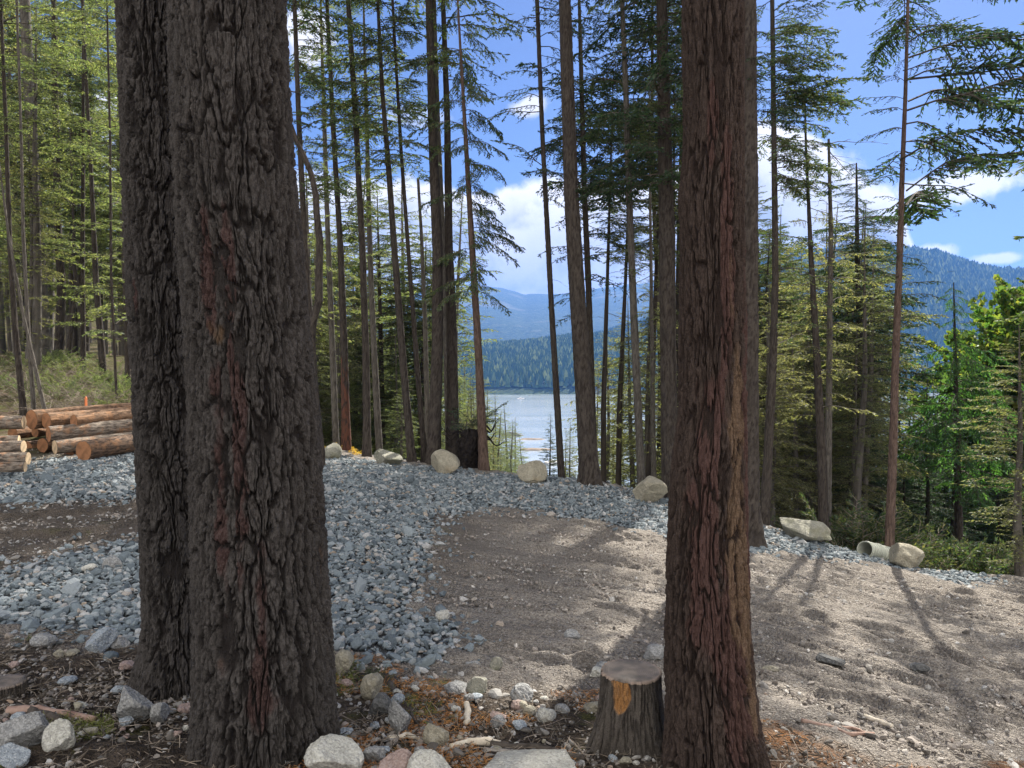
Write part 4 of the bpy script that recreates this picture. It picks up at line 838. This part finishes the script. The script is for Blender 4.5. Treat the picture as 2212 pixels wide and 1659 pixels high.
# ------------------------------------------------------------------ logs
def log_mat(name, c1, c2):
    m, t = newmat(name); o = obj(t); n = t.noise(t.scale(o, (.25, 1, 1)), 26, 6, .7); n2 = t.noise(o, 5, 5, .7)
    c = t.mix(t.mapr(n, .35, .65), c1, c2); c = t.mix(t.mapr(n2, .5, .65, 0, .6), c, (.42, .22, .11)); finish(t, c, .9, t.math('ADD', n, n2), 1, .06); return m
M_logA = log_mat('log_bark_brown', (.05, .035, .028), (.24, .16, .11)); M_logB = log_mat('log_bark_orange', (.08, .048, .03), (.34, .215, .135)); M_logC = log_mat('log_bark_grey', (.07, .055, .045), (.36, .30, .24))
def end_mat(name, c1, c2):
    m, t = newmat(name); o = obj(t); sp_ = t.n('ShaderNodeSeparateXYZ', {0: o})
    r = t.math('SQRT', t.math('ADD', t.math('MULTIPLY', sp_.outputs[1], sp_.outputs[1]), t.math('MULTIPLY', sp_.outputs[2], sp_.outputs[2])))
    n = t.noise(o, 9, 4); wv = t.math('SINE', t.math('MULTIPLY', t.math('ADD', r, t.math('MULTIPLY', n, .02)), 520))
    c = t.mix(t.mapr(wv, -1, 1, 0, .35), c1, c2); c = t.mix(t.mapr(n, .4, .65), c, tuple(x*.6 for x in c1)); finish(t, c, .85, wv, .1, .003); return m
M_end = end_mat('cut_wood', (.34, .165, .08), (.17, .075, .035)); M_endp = end_mat('cut_wood_pale', (.66, .5, .32), (.45, .3, .17))
def make_log(name, label, group, p, direc, L, r, bark, endm, seed, cat='log', nang=40, taper=.85):
    s = np.linspace(0, 1, 60); U = np.arange(nang)/nang; Ug, Sg = np.meshgrid(U, s)
    h = bark_h(Ug, Sg*L, 2*pi*r, .06, .3, seed)
    rr = r*(1-(1-taper)*Sg)-.012*(1-h)*min(1, r/.15)+r*.06*(fbm(Ug*4, Sg*L, 3, per=4, seed=seed)-.5); A = Ug*2*pi
    V = np.stack([Sg*L, rr*np.cos(A)+.03*np.sin(Sg*5+seed), rr*np.sin(A)+.02*np.sin(Sg*4)], -1).reshape(-1, 3)
    n, m = Ug.shape; i = np.arange(n-1)[:, None]*m; j = np.arange(m)[None]; j1 = (j+1) % m
    Fq = np.stack([i+j, i+m+j, i+m+j1, i+j1], -1).reshape(-1, 4)
    root = empty(name, tuple(p)); tag(root, label, cat, group)
    d = Vector(direc).normalized(); root.rotation_euler = d.to_track_quat('X', 'Z').to_euler()
    link('bark', mesh('bark', V, [Fq], bark, smooth=True, attrs={'bark': h.ravel()}), root)
    for q, nm in ((0, 'cut_end'), (n-1, 'cut_end')):
        ring = V[q*m:(q+1)*m].copy(); c = ring.mean(0); ring = c+(ring-c)*.995; x = -.004 if q == 0 else .004
        VV = np.vstack([ring+[x, 0, 0], c+(ring-c)*.5+[x, 0, 0], [c+[x, 0, 0]]]); j = np.arange(m); j1 = (j+1) % m
        F4 = np.stack([j, m+j, m+j1, j1], -1); F3 = np.stack([m+j, np.full(m, 2*m), m+j1], -1)
        link(nm, mesh(nm, VV, [F4, F3], endm), root)
    return root
LG = 'cut logs stacked on the left'
D1 = (.28, 1, 0)
LOGS = [(182, 974, 48, 13.4, (.34, 1, .02), 5.5, M_logA, M_end, 'reddish log lowest and nearest in the stack, its round end on the gravel'),
        (118, 966, 34, 13.8, (.85, 1, .04), 3.6, M_logC, M_endp, 'pale grey log of the second layer with a shaded tan end'),
        (104, 938, 38, 13.9, (.95, 1, .04), 3.4, M_logC, M_end, 'pale barked log in the middle of the stack with a bright round end'),
        (90, 962, 34, 14.3, (.3, 1, .0), 5, M_logA, M_end, 'log end tucked in shade behind the tan ended log'),
        (160, 910, 32, 14.2, (.62, 1, .02), 4, M_logB, M_end, 'orange log on top right of the stack with its end set back'),
        (102, 909, 38, 14.2, (.55, 1, .0), 5.5, M_logB, M_end, 'orange log second from the left in the top layer'),
        (70, 907, 46, 14.3, (.50, 1, .02), 5.5, M_logB, M_end, 'thick orange log at the top left corner of the stack'),
        (148, 887, 18, 15.6, (.75, 1, .0), 3.4, M_logB, M_endp, 'thin log lying highest on the stack'),
        (135, 893, 26, 15.2, (.65, 1, .0), 3.6, M_logB, M_end, 'orange log behind the top layer of the stack'),
        (190, 896, 26, 15.8, (.75, 1, .0), 3.0, M_logB, M_end, 'farthest orange log behind the top layer'),
        (76, 934, 24, 14.6, (.4, 1, .0), 5, M_logA, M_end, 'small log end wedged under the thick orange log'),
        (60, 970, 36, 14.6, (.3, 1, .0), 5, M_logA, M_end, 'shaded log deep in the lower left of the stack'),
        (30, 936, 30, 14.6, (.3, 1, .0), 5, M_logA, M_end, 'dark reddish log end behind the left logs'),
        (150, 985, 34, 14.1, (.38, 1, .0), 5, M_logA, M_end, 'log on the ground behind the reddish nearest log'),
        (230, 958, 30, 14.2, (.45, 1, .0), 5, M_logA, M_endp, 'log between the pale grey log and the reddish nearest log')]
for k, (px, py, dp, Y, dr, L, bk, en, lb) in enumerate(LOGS):
    make_log('log', lb, LG, at(px, py, Y), dr, L, dp/2/F*Y*.93, bk, en, 700+k)
for k, (px, py, dp, Y, lb) in enumerate([(50, 965, 27, 12.9, 'pale log pointing left, top of the small left heap'), (62, 990, 28, 12.5, 'mottled pale log pointing left, middle of the small left heap'), (56, 1008, 22, 12.1, 'thin splintered log pointing left, bottom of the small left heap'),
                                         (52, 912, 30, 14.0, 'thick pale log pointing left at the height of the top layer'), (40, 950, 20, 13.3, 'thin dark log pointing left above the small left heap'), (30, 978, 20, 13.0, 'thin log pressed between two pale logs of the left heap')]):
    make_log('log', lb, LG, at(px, py, Y), (-1, -.12-.04*k, -.02), 3.4, dp/2/F*Y, M_logC, M_endp, 760+k)
# foreground fallen wood
def stick(name, label, pts, r0, r1, mat, cat='stick', group=None, lift=.4, nang=8, wob=.15):
    P = np.array([gp(a, b) for a, b in pts]); P[:, 2] += np.maximum(r0, r1)*lift
    s = np.linspace(0, 1, 26); sp = np.linspace(0, 1, len(P)); Q = np.stack([np.interp(s, sp, P[:, k]) for k in range(3)], 1)
    rs = np.random.default_rng(int(pts[0][0])); Q += (np.stack([vn(s*5+rs.random()*90, s*0+k) for k in range(3)], 1)-.5)*r0*wob*8*[1, 1, .3]
    rad = (r0+(r1-r0)*s)*(1+.25*(vn(s*14+5, s*0)-.5)); V, Fq = tube(Q, rad, nang)
    c = Q[0]; n = len(V); caps = [np.arange(nang)[::-1][None], (np.arange(nang)+n-nang)[None]]
    o = link(name, mesh(name, V-c, [Fq]+caps, mat, smooth=True)); o.location = c; tag(o, label, cat, group); return o
M_stick = plain('weathered_wood', (.13, .11, .09), (.34, .31, .27), 25, .9, .8, .01)
M_peel = plain('peeled_wood', (.20, .12, .09), (.34, .24, .19), 12, .8, .3, .01)
M_dkst = plain('damp_wood', (.03, .024, .02), (.09, .075, .06), 18, .9, .8, .01)
M_bone = plain('bleached_wood', (.42, .36, .27), (.6, .54, .44), 14, .9, .5, .01)
stick('fallen_branch', 'long dark weathered stick lying across the bottom edge left of the cut stump', [(1060, 1612), (1140, 1620), (1262, 1644)], .028, .022, M_dkst, 'branch')
stick('fallen_branch', 'short pale grey stick in front of the long dark one at the bottom edge', [(1050, 1626), (1130, 1634), (1210, 1648)], .022, .014, M_stick, 'branch')
stick('fallen_branch', 'dark split branch slanting down right of the upright split rock', [(842, 1480), (872, 1520), (905, 1572)], .025, .008, M_dkst, 'branch')
stick('fallen_branch', 'pinkish peeled branch lying left of the huge trunk', [(22, 1542), (90, 1540), (200, 1556)], .034, .022, M_peel, 'branch')
stick('fallen_branch', 'dark wood continuing left of the pinkish peeled branch', [(40, 1532), (75, 1548), (130, 1560)], .03, .03, M_dkst, 'branch')
stick('fallen_branch', 'bleached curved log lying above the long flat slab', [(975, 1618), (1020, 1604), (1085, 1610)], .02, .026, M_bone, 'branch')
stick('fallen_branch', 'yellowed branch between the left trunk and the tan rock', [(840, 1598), (880, 1590), (912, 1600)], .022, .012, M_bone, 'branch')
stick('tree_root', 'exposed twisting root on the dirt right of the red trunk', [(1735, 1560), (1790, 1572), (1830, 1588), (1890, 1586)], .018, .012, M_peel, 'root')
stick('tree_root', 'second thinner root beside the twisting one right of the red trunk', [(1780, 1566), (1840, 1574), (1870, 1584)], .012, .008, M_peel, 'root')
stick('fallen_branch', 'short pale stick on the dirt near the bottom right', [(1870, 1548), (1925, 1572)], .018, .016, M_bone, 'branch')
stick('wood_chunk', 'bleached bone like wood chunk standing in the litter', [(1006, 1568), (1012, 1556), (1008, 1530)], .018, .022, M_bone, 'wood', lift=1)
stick('wood_chunk', 'broken brown wood piece on the edge of the gravel', [(810, 1278), (850, 1290)], .03, .025, M_stick, 'wood')
stick('timber_edging', 'thin dark timber edging along the gravel right of the red trunk', [(1600, 1124), (1680, 1143), (1750, 1160), (1830, 1180)], .03, .03, M_dkst, 'edging', lift=1.2, wob=0)
# twigs, needles
def fine_scatter(name, label, n, seed, p0, p1, y0, y1, L, r, mat, cond, cat, zrange=(.0, .03), tilt=.25):
    rs = np.random.default_rng(seed); X, Y = sample_view(n, p0, p1, y0, y1, seed); g, l, rd = region(X, Y); k = cond(X, Y, g, l, rd); X, Y = X[k], Y[k]; n = len(X)
    Z = zg(X, Y)+rs.uniform(*zrange, n); ph = rs.uniform(0, 6.28, n); tl = rs.normal(0, tilt, n); l_ = L*rs.lognormal(0, .45, n); rr = r*rs.uniform(.6, 1.4, n)
    d = np.stack([np.cos(ph)*np.cos(tl), np.sin(ph)*np.cos(tl), np.sin(tl)], -1); a = np.stack([-np.sin(ph), np.cos(ph), 0*ph], -1); b = np.cross(d, a)
    P = np.stack([X, Y, Z], -1); bend = rs.normal(0, .15, (n, 3))*l_[:, None]
    V = []
    for s_, q in ((-.5, 0), (0, 1), (.5, 0)):
        for an in (0, 2.1, 4.2): V.append(P+d*(l_*s_)[:, None]+bend*q*.6+(a*math.cos(an)+b*math.sin(an))*(rr*(1-.4*abs(s_)))[:, None])
    V = np.stack(V, 1).reshape(-1, 3); fb = np.array([(i*3+j, i*3+(j+1) % 3, i*3+3+(j+1) % 3, i*3+3+j) for i in (0, 1) for j in range(3)])
    FF = (fb[None]+(np.arange(n)*9)[:, None, None]).reshape(-1, 4)
    tag(link(name, mesh(name, V, [FF], mat)), label, cat, kind='stuff')
M_needle = plain('dead_needles', (.30, .12, .04), (.48, .25, .09), 8)
M_moss = plain('moss_tuft', (.10, .12, .03), (.2, .22, .06), 8)
def patch(X, Y, sc, th, sd): return fbm(X*sc+20, Y*sc+20, 3, seed=sd) > th
fine_scatter('twigs', 'thin broken twigs strewn over the foreground litter', 7000, 31, -60, 2300, 2.7, 7.5, .09, .0022, M_twigpale, lambda X, Y, g, l, r: (l > .35) & ~g, 'twigs')
fine_scatter('dark_twigs', 'dark twigs and bark shreds in the foreground litter', 7000, 32, -60, 2300, 2.7, 7.5, .07, .003, M_twig, lambda X, Y, g, l, r: (l > .25) & ~g, 'twigs')
fine_scatter('dead_needles', 'rust coloured dead fir needles in drifts on the foreground soil', 60000, 33, 350, 2100, 2.7, 6.5, .028, .0012, M_needle, lambda X, Y, g, l, r: (l > .4) & ~g & patch(X, Y, 1.8, .52, 4), 'needles', (.0, .02), .4)
fine_scatter('moss', 'tufts of yellow green moss and grass in the foreground', 50000, 34, -60, 1450, 2.7, 6.5, .045, .0012, M_moss, lambda X, Y, g, l, r: (l > .4) & ~g & patch(X, Y, 1.5, .60, 9), 'moss', (.0, .02), .9)
# ------------------------------------------------------------------ cut stumps
def stump(name, label, px_c, py_top, py_base, rpx_top, rpx_base, Y, seed, face=None, patch_=None):
    base = at(px_c, py_base, Y); top = at(px_c, py_top, Y); g = float(zg(base[0], Y)); rt = rpx_top/F*Y; rb_ = rpx_base/F*Y
    h = top[2]-g; root = empty(name, (base[0], Y, g)); tag(root, label, 'stump')
    nang = 260; z = np.r_[np.linspace(-.15, h, 110)]; U = np.arange(nang)/nang; Ug, Zg = np.meshgrid(U, z); A = Ug*2*pi
    hh = bark_h(Ug, Zg, 2*pi*rt, .03, .5, seed); f = np.clip(Zg/h, 0, 1)
    rr = rt+(rb_-rt)*np.exp(-np.maximum(f, 0)*2.4)*(.75+.4*np.cos(A*4+seed))-.012*(1-hh)*1.2
    pt = np.zeros(Ug.shape)
    if patch_:
        u0, z0, su, sz = patch_; e = np.sqrt((np.abs(((Ug-u0+.02*np.sin(Zg*14)+.5) % 1)-.5)/su)**2+(np.abs(Zg-z0)/sz)**4)+.5*(fbm(Ug*30, Zg*12, 3, per=30)-.5); pt = 1-sstep(e, .85, 1.0)
        rr = rr-.012*pt; hh = hh*(1-pt)+pt
    V = np.stack([rr*np.sin(A), -rr*np.cos(A), Zg], -1).reshape(-1, 3)
    n, m = Ug.shape; i = np.arange(n-1)[:, None]*m; j = np.arange(m)[None]; j1 = (j+1) % m
    Fq = np.stack([i+j, i+j1, i+m+j1, i+m+j], -1).reshape(-1, 4)
    link('bark', mesh('bark', V, [Fq], M_stumpbark, smooth=True, attrs={'bark': hh.ravel(), 'red': pt.ravel()*0, 'tan': pt.ravel()}), root)
    ring = V[-m:]; rings = []
    for s_ in (1.0, .985, .7, .4, .15): q = ring*[s_, s_, 1]; q = q+[0, 0, .006+(.006 if s_ < 1 else -.006)+.004*math.sin(s_*9)]; rings.append(q)
    VV = np.vstack(rings+[[[0, 0, h+.012]]]); FF = []; j = np.arange(m); j1 = (j+1) % m
    for q in range(4): FF.append(np.stack([q*m+j, q*m+j1, (q+1)*m+j1, (q+1)*m+j], -1))
    link('cut_face', mesh('cut_face', VV, [np.vstack(FF), np.stack([4*m+j, 4*m+j1, np.full(m, 5*m)], -1)], M_cutgrey, smooth=True), root)
    return root
def _cut():
    m, t = newmat('weathered_cut_face'); o = obj(t); sp_ = t.n('ShaderNodeSeparateXYZ', {0: o})
    r = t.math('SQRT', t.math('ADD', t.math('MULTIPLY', sp_.outputs[0], sp_.outputs[0]), t.math('MULTIPLY', sp_.outputs[1], sp_.outputs[1])))
    n = t.noise(o, 7, 5); wv = t.math('SINE', t.math('MULTIPLY', t.math('ADD', r, t.math('MULTIPLY', n, .03)), 600))
    c = t.mix(t.mapr(n, .35, .65), (.10, .09, .08), (.22, .18, .15)); c = t.mix(t.mapr(wv, 0, 1, 0, .4), c, (.09, .075, .07))
    c = t.mix(t.mapr(r, .15, .17), c, (.26, .20, .16)); finish(t, c, .8, t.math('ADD', wv, t.math('MULTIPLY', t.noise(t.scale(o, (4, 60, 1)), 6), 2)), .25, .003); return m
M_cutgrey = _cut()
M_stumpbark = bark_mat('stump_bark', (0.04, 0.033, 0.028), (0.15, 0.13, 0.11), tan=(.50, .25, .09), fine=70)
stump('cut_stump', 'cut tree stump with grey sawn top and orange debarked patch beside the red trunk', 1362, 1453, 1640, 64, 108, 4.35, 61, patch_=(.905, .36, .05, .135))
stump('cut_stump', 'low dark cut stump at the left edge of the foreground', 12, 1476, 1530, 42, 46, 4.9, 66)
# ------------------------------------------------------------------ charred upturned stump on the rim
def charred():
    p = at(1014, 1012, 17.2); g = float(zg(p[0], 17.2)); k = 17.2/F; rs = np.random.default_rng(4)
    root = empty('charred_stump', (p[0], 17.2, g)); tag(root, 'charred black stump topped with roots and brush behind the tan round boulder', 'stump')
    m = plain('charred_wood', (.008, .007, .009), (.035, .028, .024), 14, .95, 1, .05)
    nang = 90; z = np.linspace(-.2, 86*k, 60); U = np.arange(nang)/nang; Ug, Zg = np.meshgrid(U, z); A = Ug*2*pi
    w_ = np.interp(z/(86*k), [-.3, 0, .3, .6, .9, 1], [24, 22, 24, 29, 28, 20])[:, None]*k
    rr = w_*(1+.35*(fbm(Ug*7, Zg*3, 4, per=7, seed=3)-.5)*2)-.05*(1-bark_h(Ug, Zg, 3, .14, .5, 5))
    V = np.stack([rr*np.sin(A)+.1*Zg, -rr*np.cos(A)*.8, Zg+.1*(fbm(Ug*9, Zg*0, 2, per=9)-.5)*(Zg > 60*k)], -1).reshape(-1, 3)
    n, mm = Ug.shape; i = np.arange(n-1)[:, None]*mm; j = np.arange(mm)[None]; j1 = (j+1) % mm
    Fq = np.stack([i+j, i+j1, i+mm+j1, i+mm+j], -1).reshape(-1, 4)
    link('trunk', mesh('trunk', V, [Fq, (np.arange(mm)+(n-1)*mm)[None]], m, smooth=True), root)
    for q in range(10):
        a = rs.uniform(0, 2*pi); h0 = rs.uniform(.5, .88); s = np.linspace(0, 1, 9); L = rs.uniform(.3, .6)
        P = np.stack([math.cos(a)*(.22+s*L)+.1*h0, math.sin(a)*(.2+s*L*.6), h0+s*rs.uniform(-.2, .35)+.08*np.sin(s*8)], 1); v, f = tube(P, .03*(1-s*.8), 5)
        link('root', mesh('root', v, [f], m), root)
    B = [(.05+rs.normal(0, .12), rs.normal(0, .1), .85+rs.random()*.1, rs.normal(.3, .7) if q % 3 else rs.uniform(0, 6.28), rs.uniform(.15, .9), rs.uniform(.5, 1.0)) for q in range(16)]
    link('brush', crown_mesh(B, 'sparse', M_fol_dark, M_twig), root)
charred()
# ------------------------------------------------------------------ culvert pipe
def pipe():
    k = 13.0/F; p = at(1889, 1190, 13.0); g = float(zg(p[0], 13.0)); r = 19*k
    a = at(1868, 1187, 12.9); b = at(1924, 1201, 13.35); d = b-a; L = float(np.linalg.norm(d))
    root = empty('culvert_pipe', tuple(a)); tag(root, 'pale corrugated plastic culvert pipe lying below the lone red brown trunk', 'pipe')
    root.rotation_euler = Vector(d).to_track_quat('X', 'Z').to_euler()
    m = plain('pale_plastic', (.42, .44, .36), (.52, .53, .44), 6, .5, .1, .002, .4)
    n = 150; s = np.linspace(0, L, n); m_ = 48; A = np.arange(m_)*2*pi/m_
    def prof(s): return r*(1-.10*sstep(np.sin(s/L*2*pi*11), -.3, .3))*np.where((s/L > .40) & (s/L < .47), 1.07, 1)
    def shell(rr, rev, name, ss):
        V = np.stack([np.repeat(ss[:, None], m_, 1), rr[:, None]*np.cos(A)[None], rr[:, None]*np.sin(A)[None]], -1).reshape(-1, 3)
        i = np.arange(len(ss)-1)[:, None]*m_; j = np.arange(m_)[None]; j1 = (j+1) % m_; Fq = np.stack([i+j, i+m_+j, i+m_+j1, i+j1], -1).reshape(-1, 4)
        return V, (Fq[:, ::-1] if rev else Fq)
    V1, F1 = shell(prof(s), False, 'o', s); V2, F2 = shell(np.full(2, r*.88), True, 'i', np.array([0, L]))
    link('corrugated_wall', mesh('corrugated_wall', V1, [F1], m), root); link('inner_liner', mesh('inner_liner', V2, [F2], m, smooth=True), root)
    V3 = np.vstack([V1[:m_], V2[:m_]]); j = np.arange(m_); j1 = (j+1) % m_
    link('rim', mesh('rim', V3-[.003, 0, 0], [np.stack([j, j1, m_+j1, m_+j], -1)], m), root)
pipe()
# survey stake behind the logs
def stake():
    p = at(186, 882, 16.0); k = 16/F; m = plain('orange_paint', (.75, .2, .06), (.6, .22, .1), 20, .6); w2 = 2.2*k; h = 26*k
    V = np.array([(x, y, z) for z in (-.15, h*.85) for x, y in ((-w2, -.01), (w2, -.01), (w2, .01), (-w2, .01))]+[(0, -.01, h), (0, .01, h)])
    o = link('survey_stake', mesh('survey_stake', V, [[(0, 1, 5, 4), (1, 2, 6, 5), (2, 3, 7, 6), (3, 0, 4, 7)], [(4, 5, 8), (6, 7, 9)], [(5, 6, 9, 8), (7, 4, 8, 9)]], m)); o.location = p
    tag(o, 'orange painted survey stake standing behind the log stack', 'stake')
stake()
# ------------------------------------------------------------------ undergrowth
def brush(name, label, cat, cells, kind, fol, wood, seed, per, l0, l1, tilt0=.6, group=None):
    rs = np.random.default_rng(seed)
    for (px, Y, n) in cells:
        x0 = (px-CX)/F*Y; g0 = float(zg(x0, Y)); B = []
        for q in range(n):
            x = rs.normal(0, per); y = rs.normal(0, per*.6); B.append((x, y, float(zg(x0+x, Y+y))-g0-.03, rs.uniform(0, 6.28), rs.normal(tilt0, .3), rs.uniform(l0, l1)))
        o = empty(name, (x0, Y, g0)); tag(o, label, cat, group); link('branches', crown_mesh(B, kind, fol, wood), o)
rs_ = np.random.default_rng(13)
brush('bush', 'pale twiggy bush in the brush row below the dark woods on the right', 'bush', [(1830+k*28+rs_.uniform(-8, 8), 14.7+rs_.uniform(0, 2.0)+(k % 3)*.6, 70) for k in range(17)], 'fir', M_fol_fir, M_twigpale, 51, .5, .9, 1.7, 1.05, 'brush row on the right')
brush('bush', 'tangle of pale dead brush behind the log stack', 'bush', [(rs_.uniform(-60, 300), 17.5+rs_.uniform(0, 7), 34) for k in range(22)], 'dead', M_fol_yel, M_twigpale, 52, .5, .4, 1.1, .5, 'dead brush on the left bank')
brush('bush', 'low yellow green shrub on the bank behind the log stack', 'bush', [(rs_.uniform(-60, 310), 18+rs_.uniform(0, 9), 26) for k in range(20)], 'yfir', M_fol_yel, M_twig, 53, .45, .3, .7, .55, 'green shrubs on the left bank')
brush('fir_seedling', 'small green fir seedling at the edge of the gravel right of the huge trunk', 'seedling', [(803, 5.35, 26)], 'fir', M_fol_fir, M_twig, 54, .03, .06, .14, .9)
brush('bush', 'patch of yellow fallen leaves and seedlings by the squared boulder', 'bush', [(745, 18.6, 40)], 'maple', foliage_mat('yellow_leaves', (.4, .25, .05), (.5, .3, .07), (.6, .42, .1)), M_twigpale, 55, .35, .12, .3, .1)
# ------------------------------------------------------------------ far shore details
def house(px, py, wm, dm, hm, label, Y=None):
    Y = Y or 1500; x = (px-CX)/F*Y; z = max(float(hz(np.array([x]), np.array([Y]))[0]), WATER+1); root = empty('house', (x, Y, z)); tag(root, label, 'house', 'houses on the far shore')
    V = [(sx*wm/2, sy*dm/2, zz) for zz in (-4, hm) for sx, sy in ((-1, -1), (1, -1), (1, 1), (-1, 1))]
    link('wall', mesh('wall', V, [[(0, 1, 5, 4), (1, 2, 6, 5), (2, 3, 7, 6), (3, 0, 4, 7)]], M_wall), root)
    e = .8; V = [(-wm/2-e, -dm/2-e, hm), (wm/2+e, -dm/2-e, hm), (wm/2+e, dm/2+e, hm), (-wm/2-e, dm/2+e, hm), (-wm/2-e, 0, hm+dm*.3), (wm/2+e, 0, hm+dm*.3)]
    link('roof', mesh('roof', V, [[(0, 1, 5, 4), (2, 3, 4, 5), (0, 3, 2, 1)], [(0, 4, 3), (1, 2, 5)]], M_roof), root)
    V = []; Fw = []
    for q in range(3):
        cx = (-.3+.3*q)*wm; V += [(cx-1.2, -dm/2-.06, 1), (cx+1.2, -dm/2-.06, 1), (cx+1.2, -dm/2-.06, 3), (cx-1.2, -dm/2-.06, 3)]; link('window', mesh('window', V[-4:], [[(0, 1, 2, 3)]], M_win), root)
M_wall = plain('house_wall', (.55, .53, .5), (.65, .63, .6), 1); M_roof = plain('house_roof', (.45, .46, .47), (.6, .6, .6), 1); M_win = plain('window_glass', (.05, .06, .08), (.08, .09, .1), 1, .2)
for a in ((1068, 848, 22, 12, 6, 'pale roofed house at the left end of the far shore', 1470), (1150, 845, 16, 9, 5, 'small house beside the green lawn on the far shore', 1490), (1188, 848, 26, 10, 5, 'long low boathouse on the far shore right of the lawn', 1450),
          (1108, 800, 14, 9, 5, 'house among the trees above the far shore', 1650), (2028, 765, 22, 12, 6, 'white roofed house low on the right hill beside the green cedar', 1800), (2000, 740, 18, 10, 6, 'upper white roofed house on the right hill', 1900), (2045, 700, 18, 10, 5, 'house halfway up the right hill', 2000)):
    house(*a[:6], Y=a[6])
def islet(px0, px1, Y, h, mat, name, seed):
    x0, x1 = (px0-CX)/F*Y, (px1-CX)/F*Y; rs = np.random.default_rng(seed); B, Fc = rockshape(4, rs, 30, .7, 1, .25, .1)
    B = B*[(x1-x0)/2, (x1-x0)/2*.35, h]; o = link(name, mesh(name, B, [Fc], mat, smooth=True)); o.location = ((x0+x1)/2, Y, WATER-.25*h); o['kind'] = 'structure'; return o
M_sand = rock_mat('tidal_flat', (.22, .165, .11), (.28, .22, .16), (.2, .15, .1), .5)
islet(1105, 1205, 520, 2.2, M_sand, 'terrain', 1); islet(1110, 1185, 590, 2.0, M_sand, 'terrain', 2); islet(1070, 1140, 620, 5.5, M_rock_dark, 'terrain', 3)
def boat(px, py, L, label):
    x, y, z = ray(px, py); k = (WATER+.1-EYE)/z; p = (x*k, y*k, WATER); root = empty('motor_boat', p); tag(root, label, 'boat'); root.rotation_euler = (0, 0, R(25))
    V = [(-.5*L, -.16*L, .1), (.3*L, -.16*L, .1), (.5*L, 0, .15), (.3*L, .16*L, .1), (-.5*L, .16*L, .1), (-.5*L, -.2*L, 1.1), (.3*L, -.2*L, 1.2), (.58*L, 0, 1.5), (.3*L, .2*L, 1.2), (-.5*L, .2*L, 1.1)]
    link('hull', mesh('hull', V, [[(0, 1, 6, 5), (1, 2, 7, 6), (2, 3, 8, 7), (3, 4, 9, 8), (4, 0, 5, 9)], [(5, 6, 7, 8, 9)]], M_wall), root)
    V = [(a*L, b*L, c) for c, sc in ((1.1, 1), (2.3, .8)) for a, b in ((-.25*sc, -.12*sc), (.12*sc, -.12*sc), (.12*sc, .12*sc), (-.25*sc, .12*sc))]
    link('cabin', mesh('cabin', V, [[(0, 1, 5, 4), (1, 2, 6, 5), (2, 3, 7, 6), (3, 0, 4, 7), (4, 5, 6, 7)]], M_wall), root)
boat(1193, 1001, 9, 'small pale motor boat moored on the water behind the slender trunk'); boat(1125, 862, 12, 'white boat off the far shore below the lawn')
# ------------------------------------------------------------------ haze
def haze():
    x, y0, y1, z0, z1 = 11000, -60, 7300, WATER-12, 700
    x = 9500
    V = [(sx, sy, sz) for sz in (z0, z1) for sx, sy in ((-x, y0), (x, y0), (x, y1), (-x, y1))]
    m = bpy.data.materials.new('air_haze'); m.use_nodes = True; t = NT(m.node_tree)
    v = t.n('ShaderNodeVolumePrincipled', {'Color': (.11, .29, .82, 1), 'Density': HAZE, 'Anisotropy': .2}); t.n('ShaderNodeOutputMaterial', {1: v.outputs[0]})
    o = link('haze', mesh('haze', V, [[(3, 2, 1, 0), (4, 5, 6, 7), (0, 1, 5, 4), (1, 2, 6, 5), (2, 3, 7, 6), (3, 0, 4, 7)]], m)); tag(o, 'thin blue haze in the air over the lake and hills', 'haze', kind='stuff')
HAZE = 1.2e-4
haze()
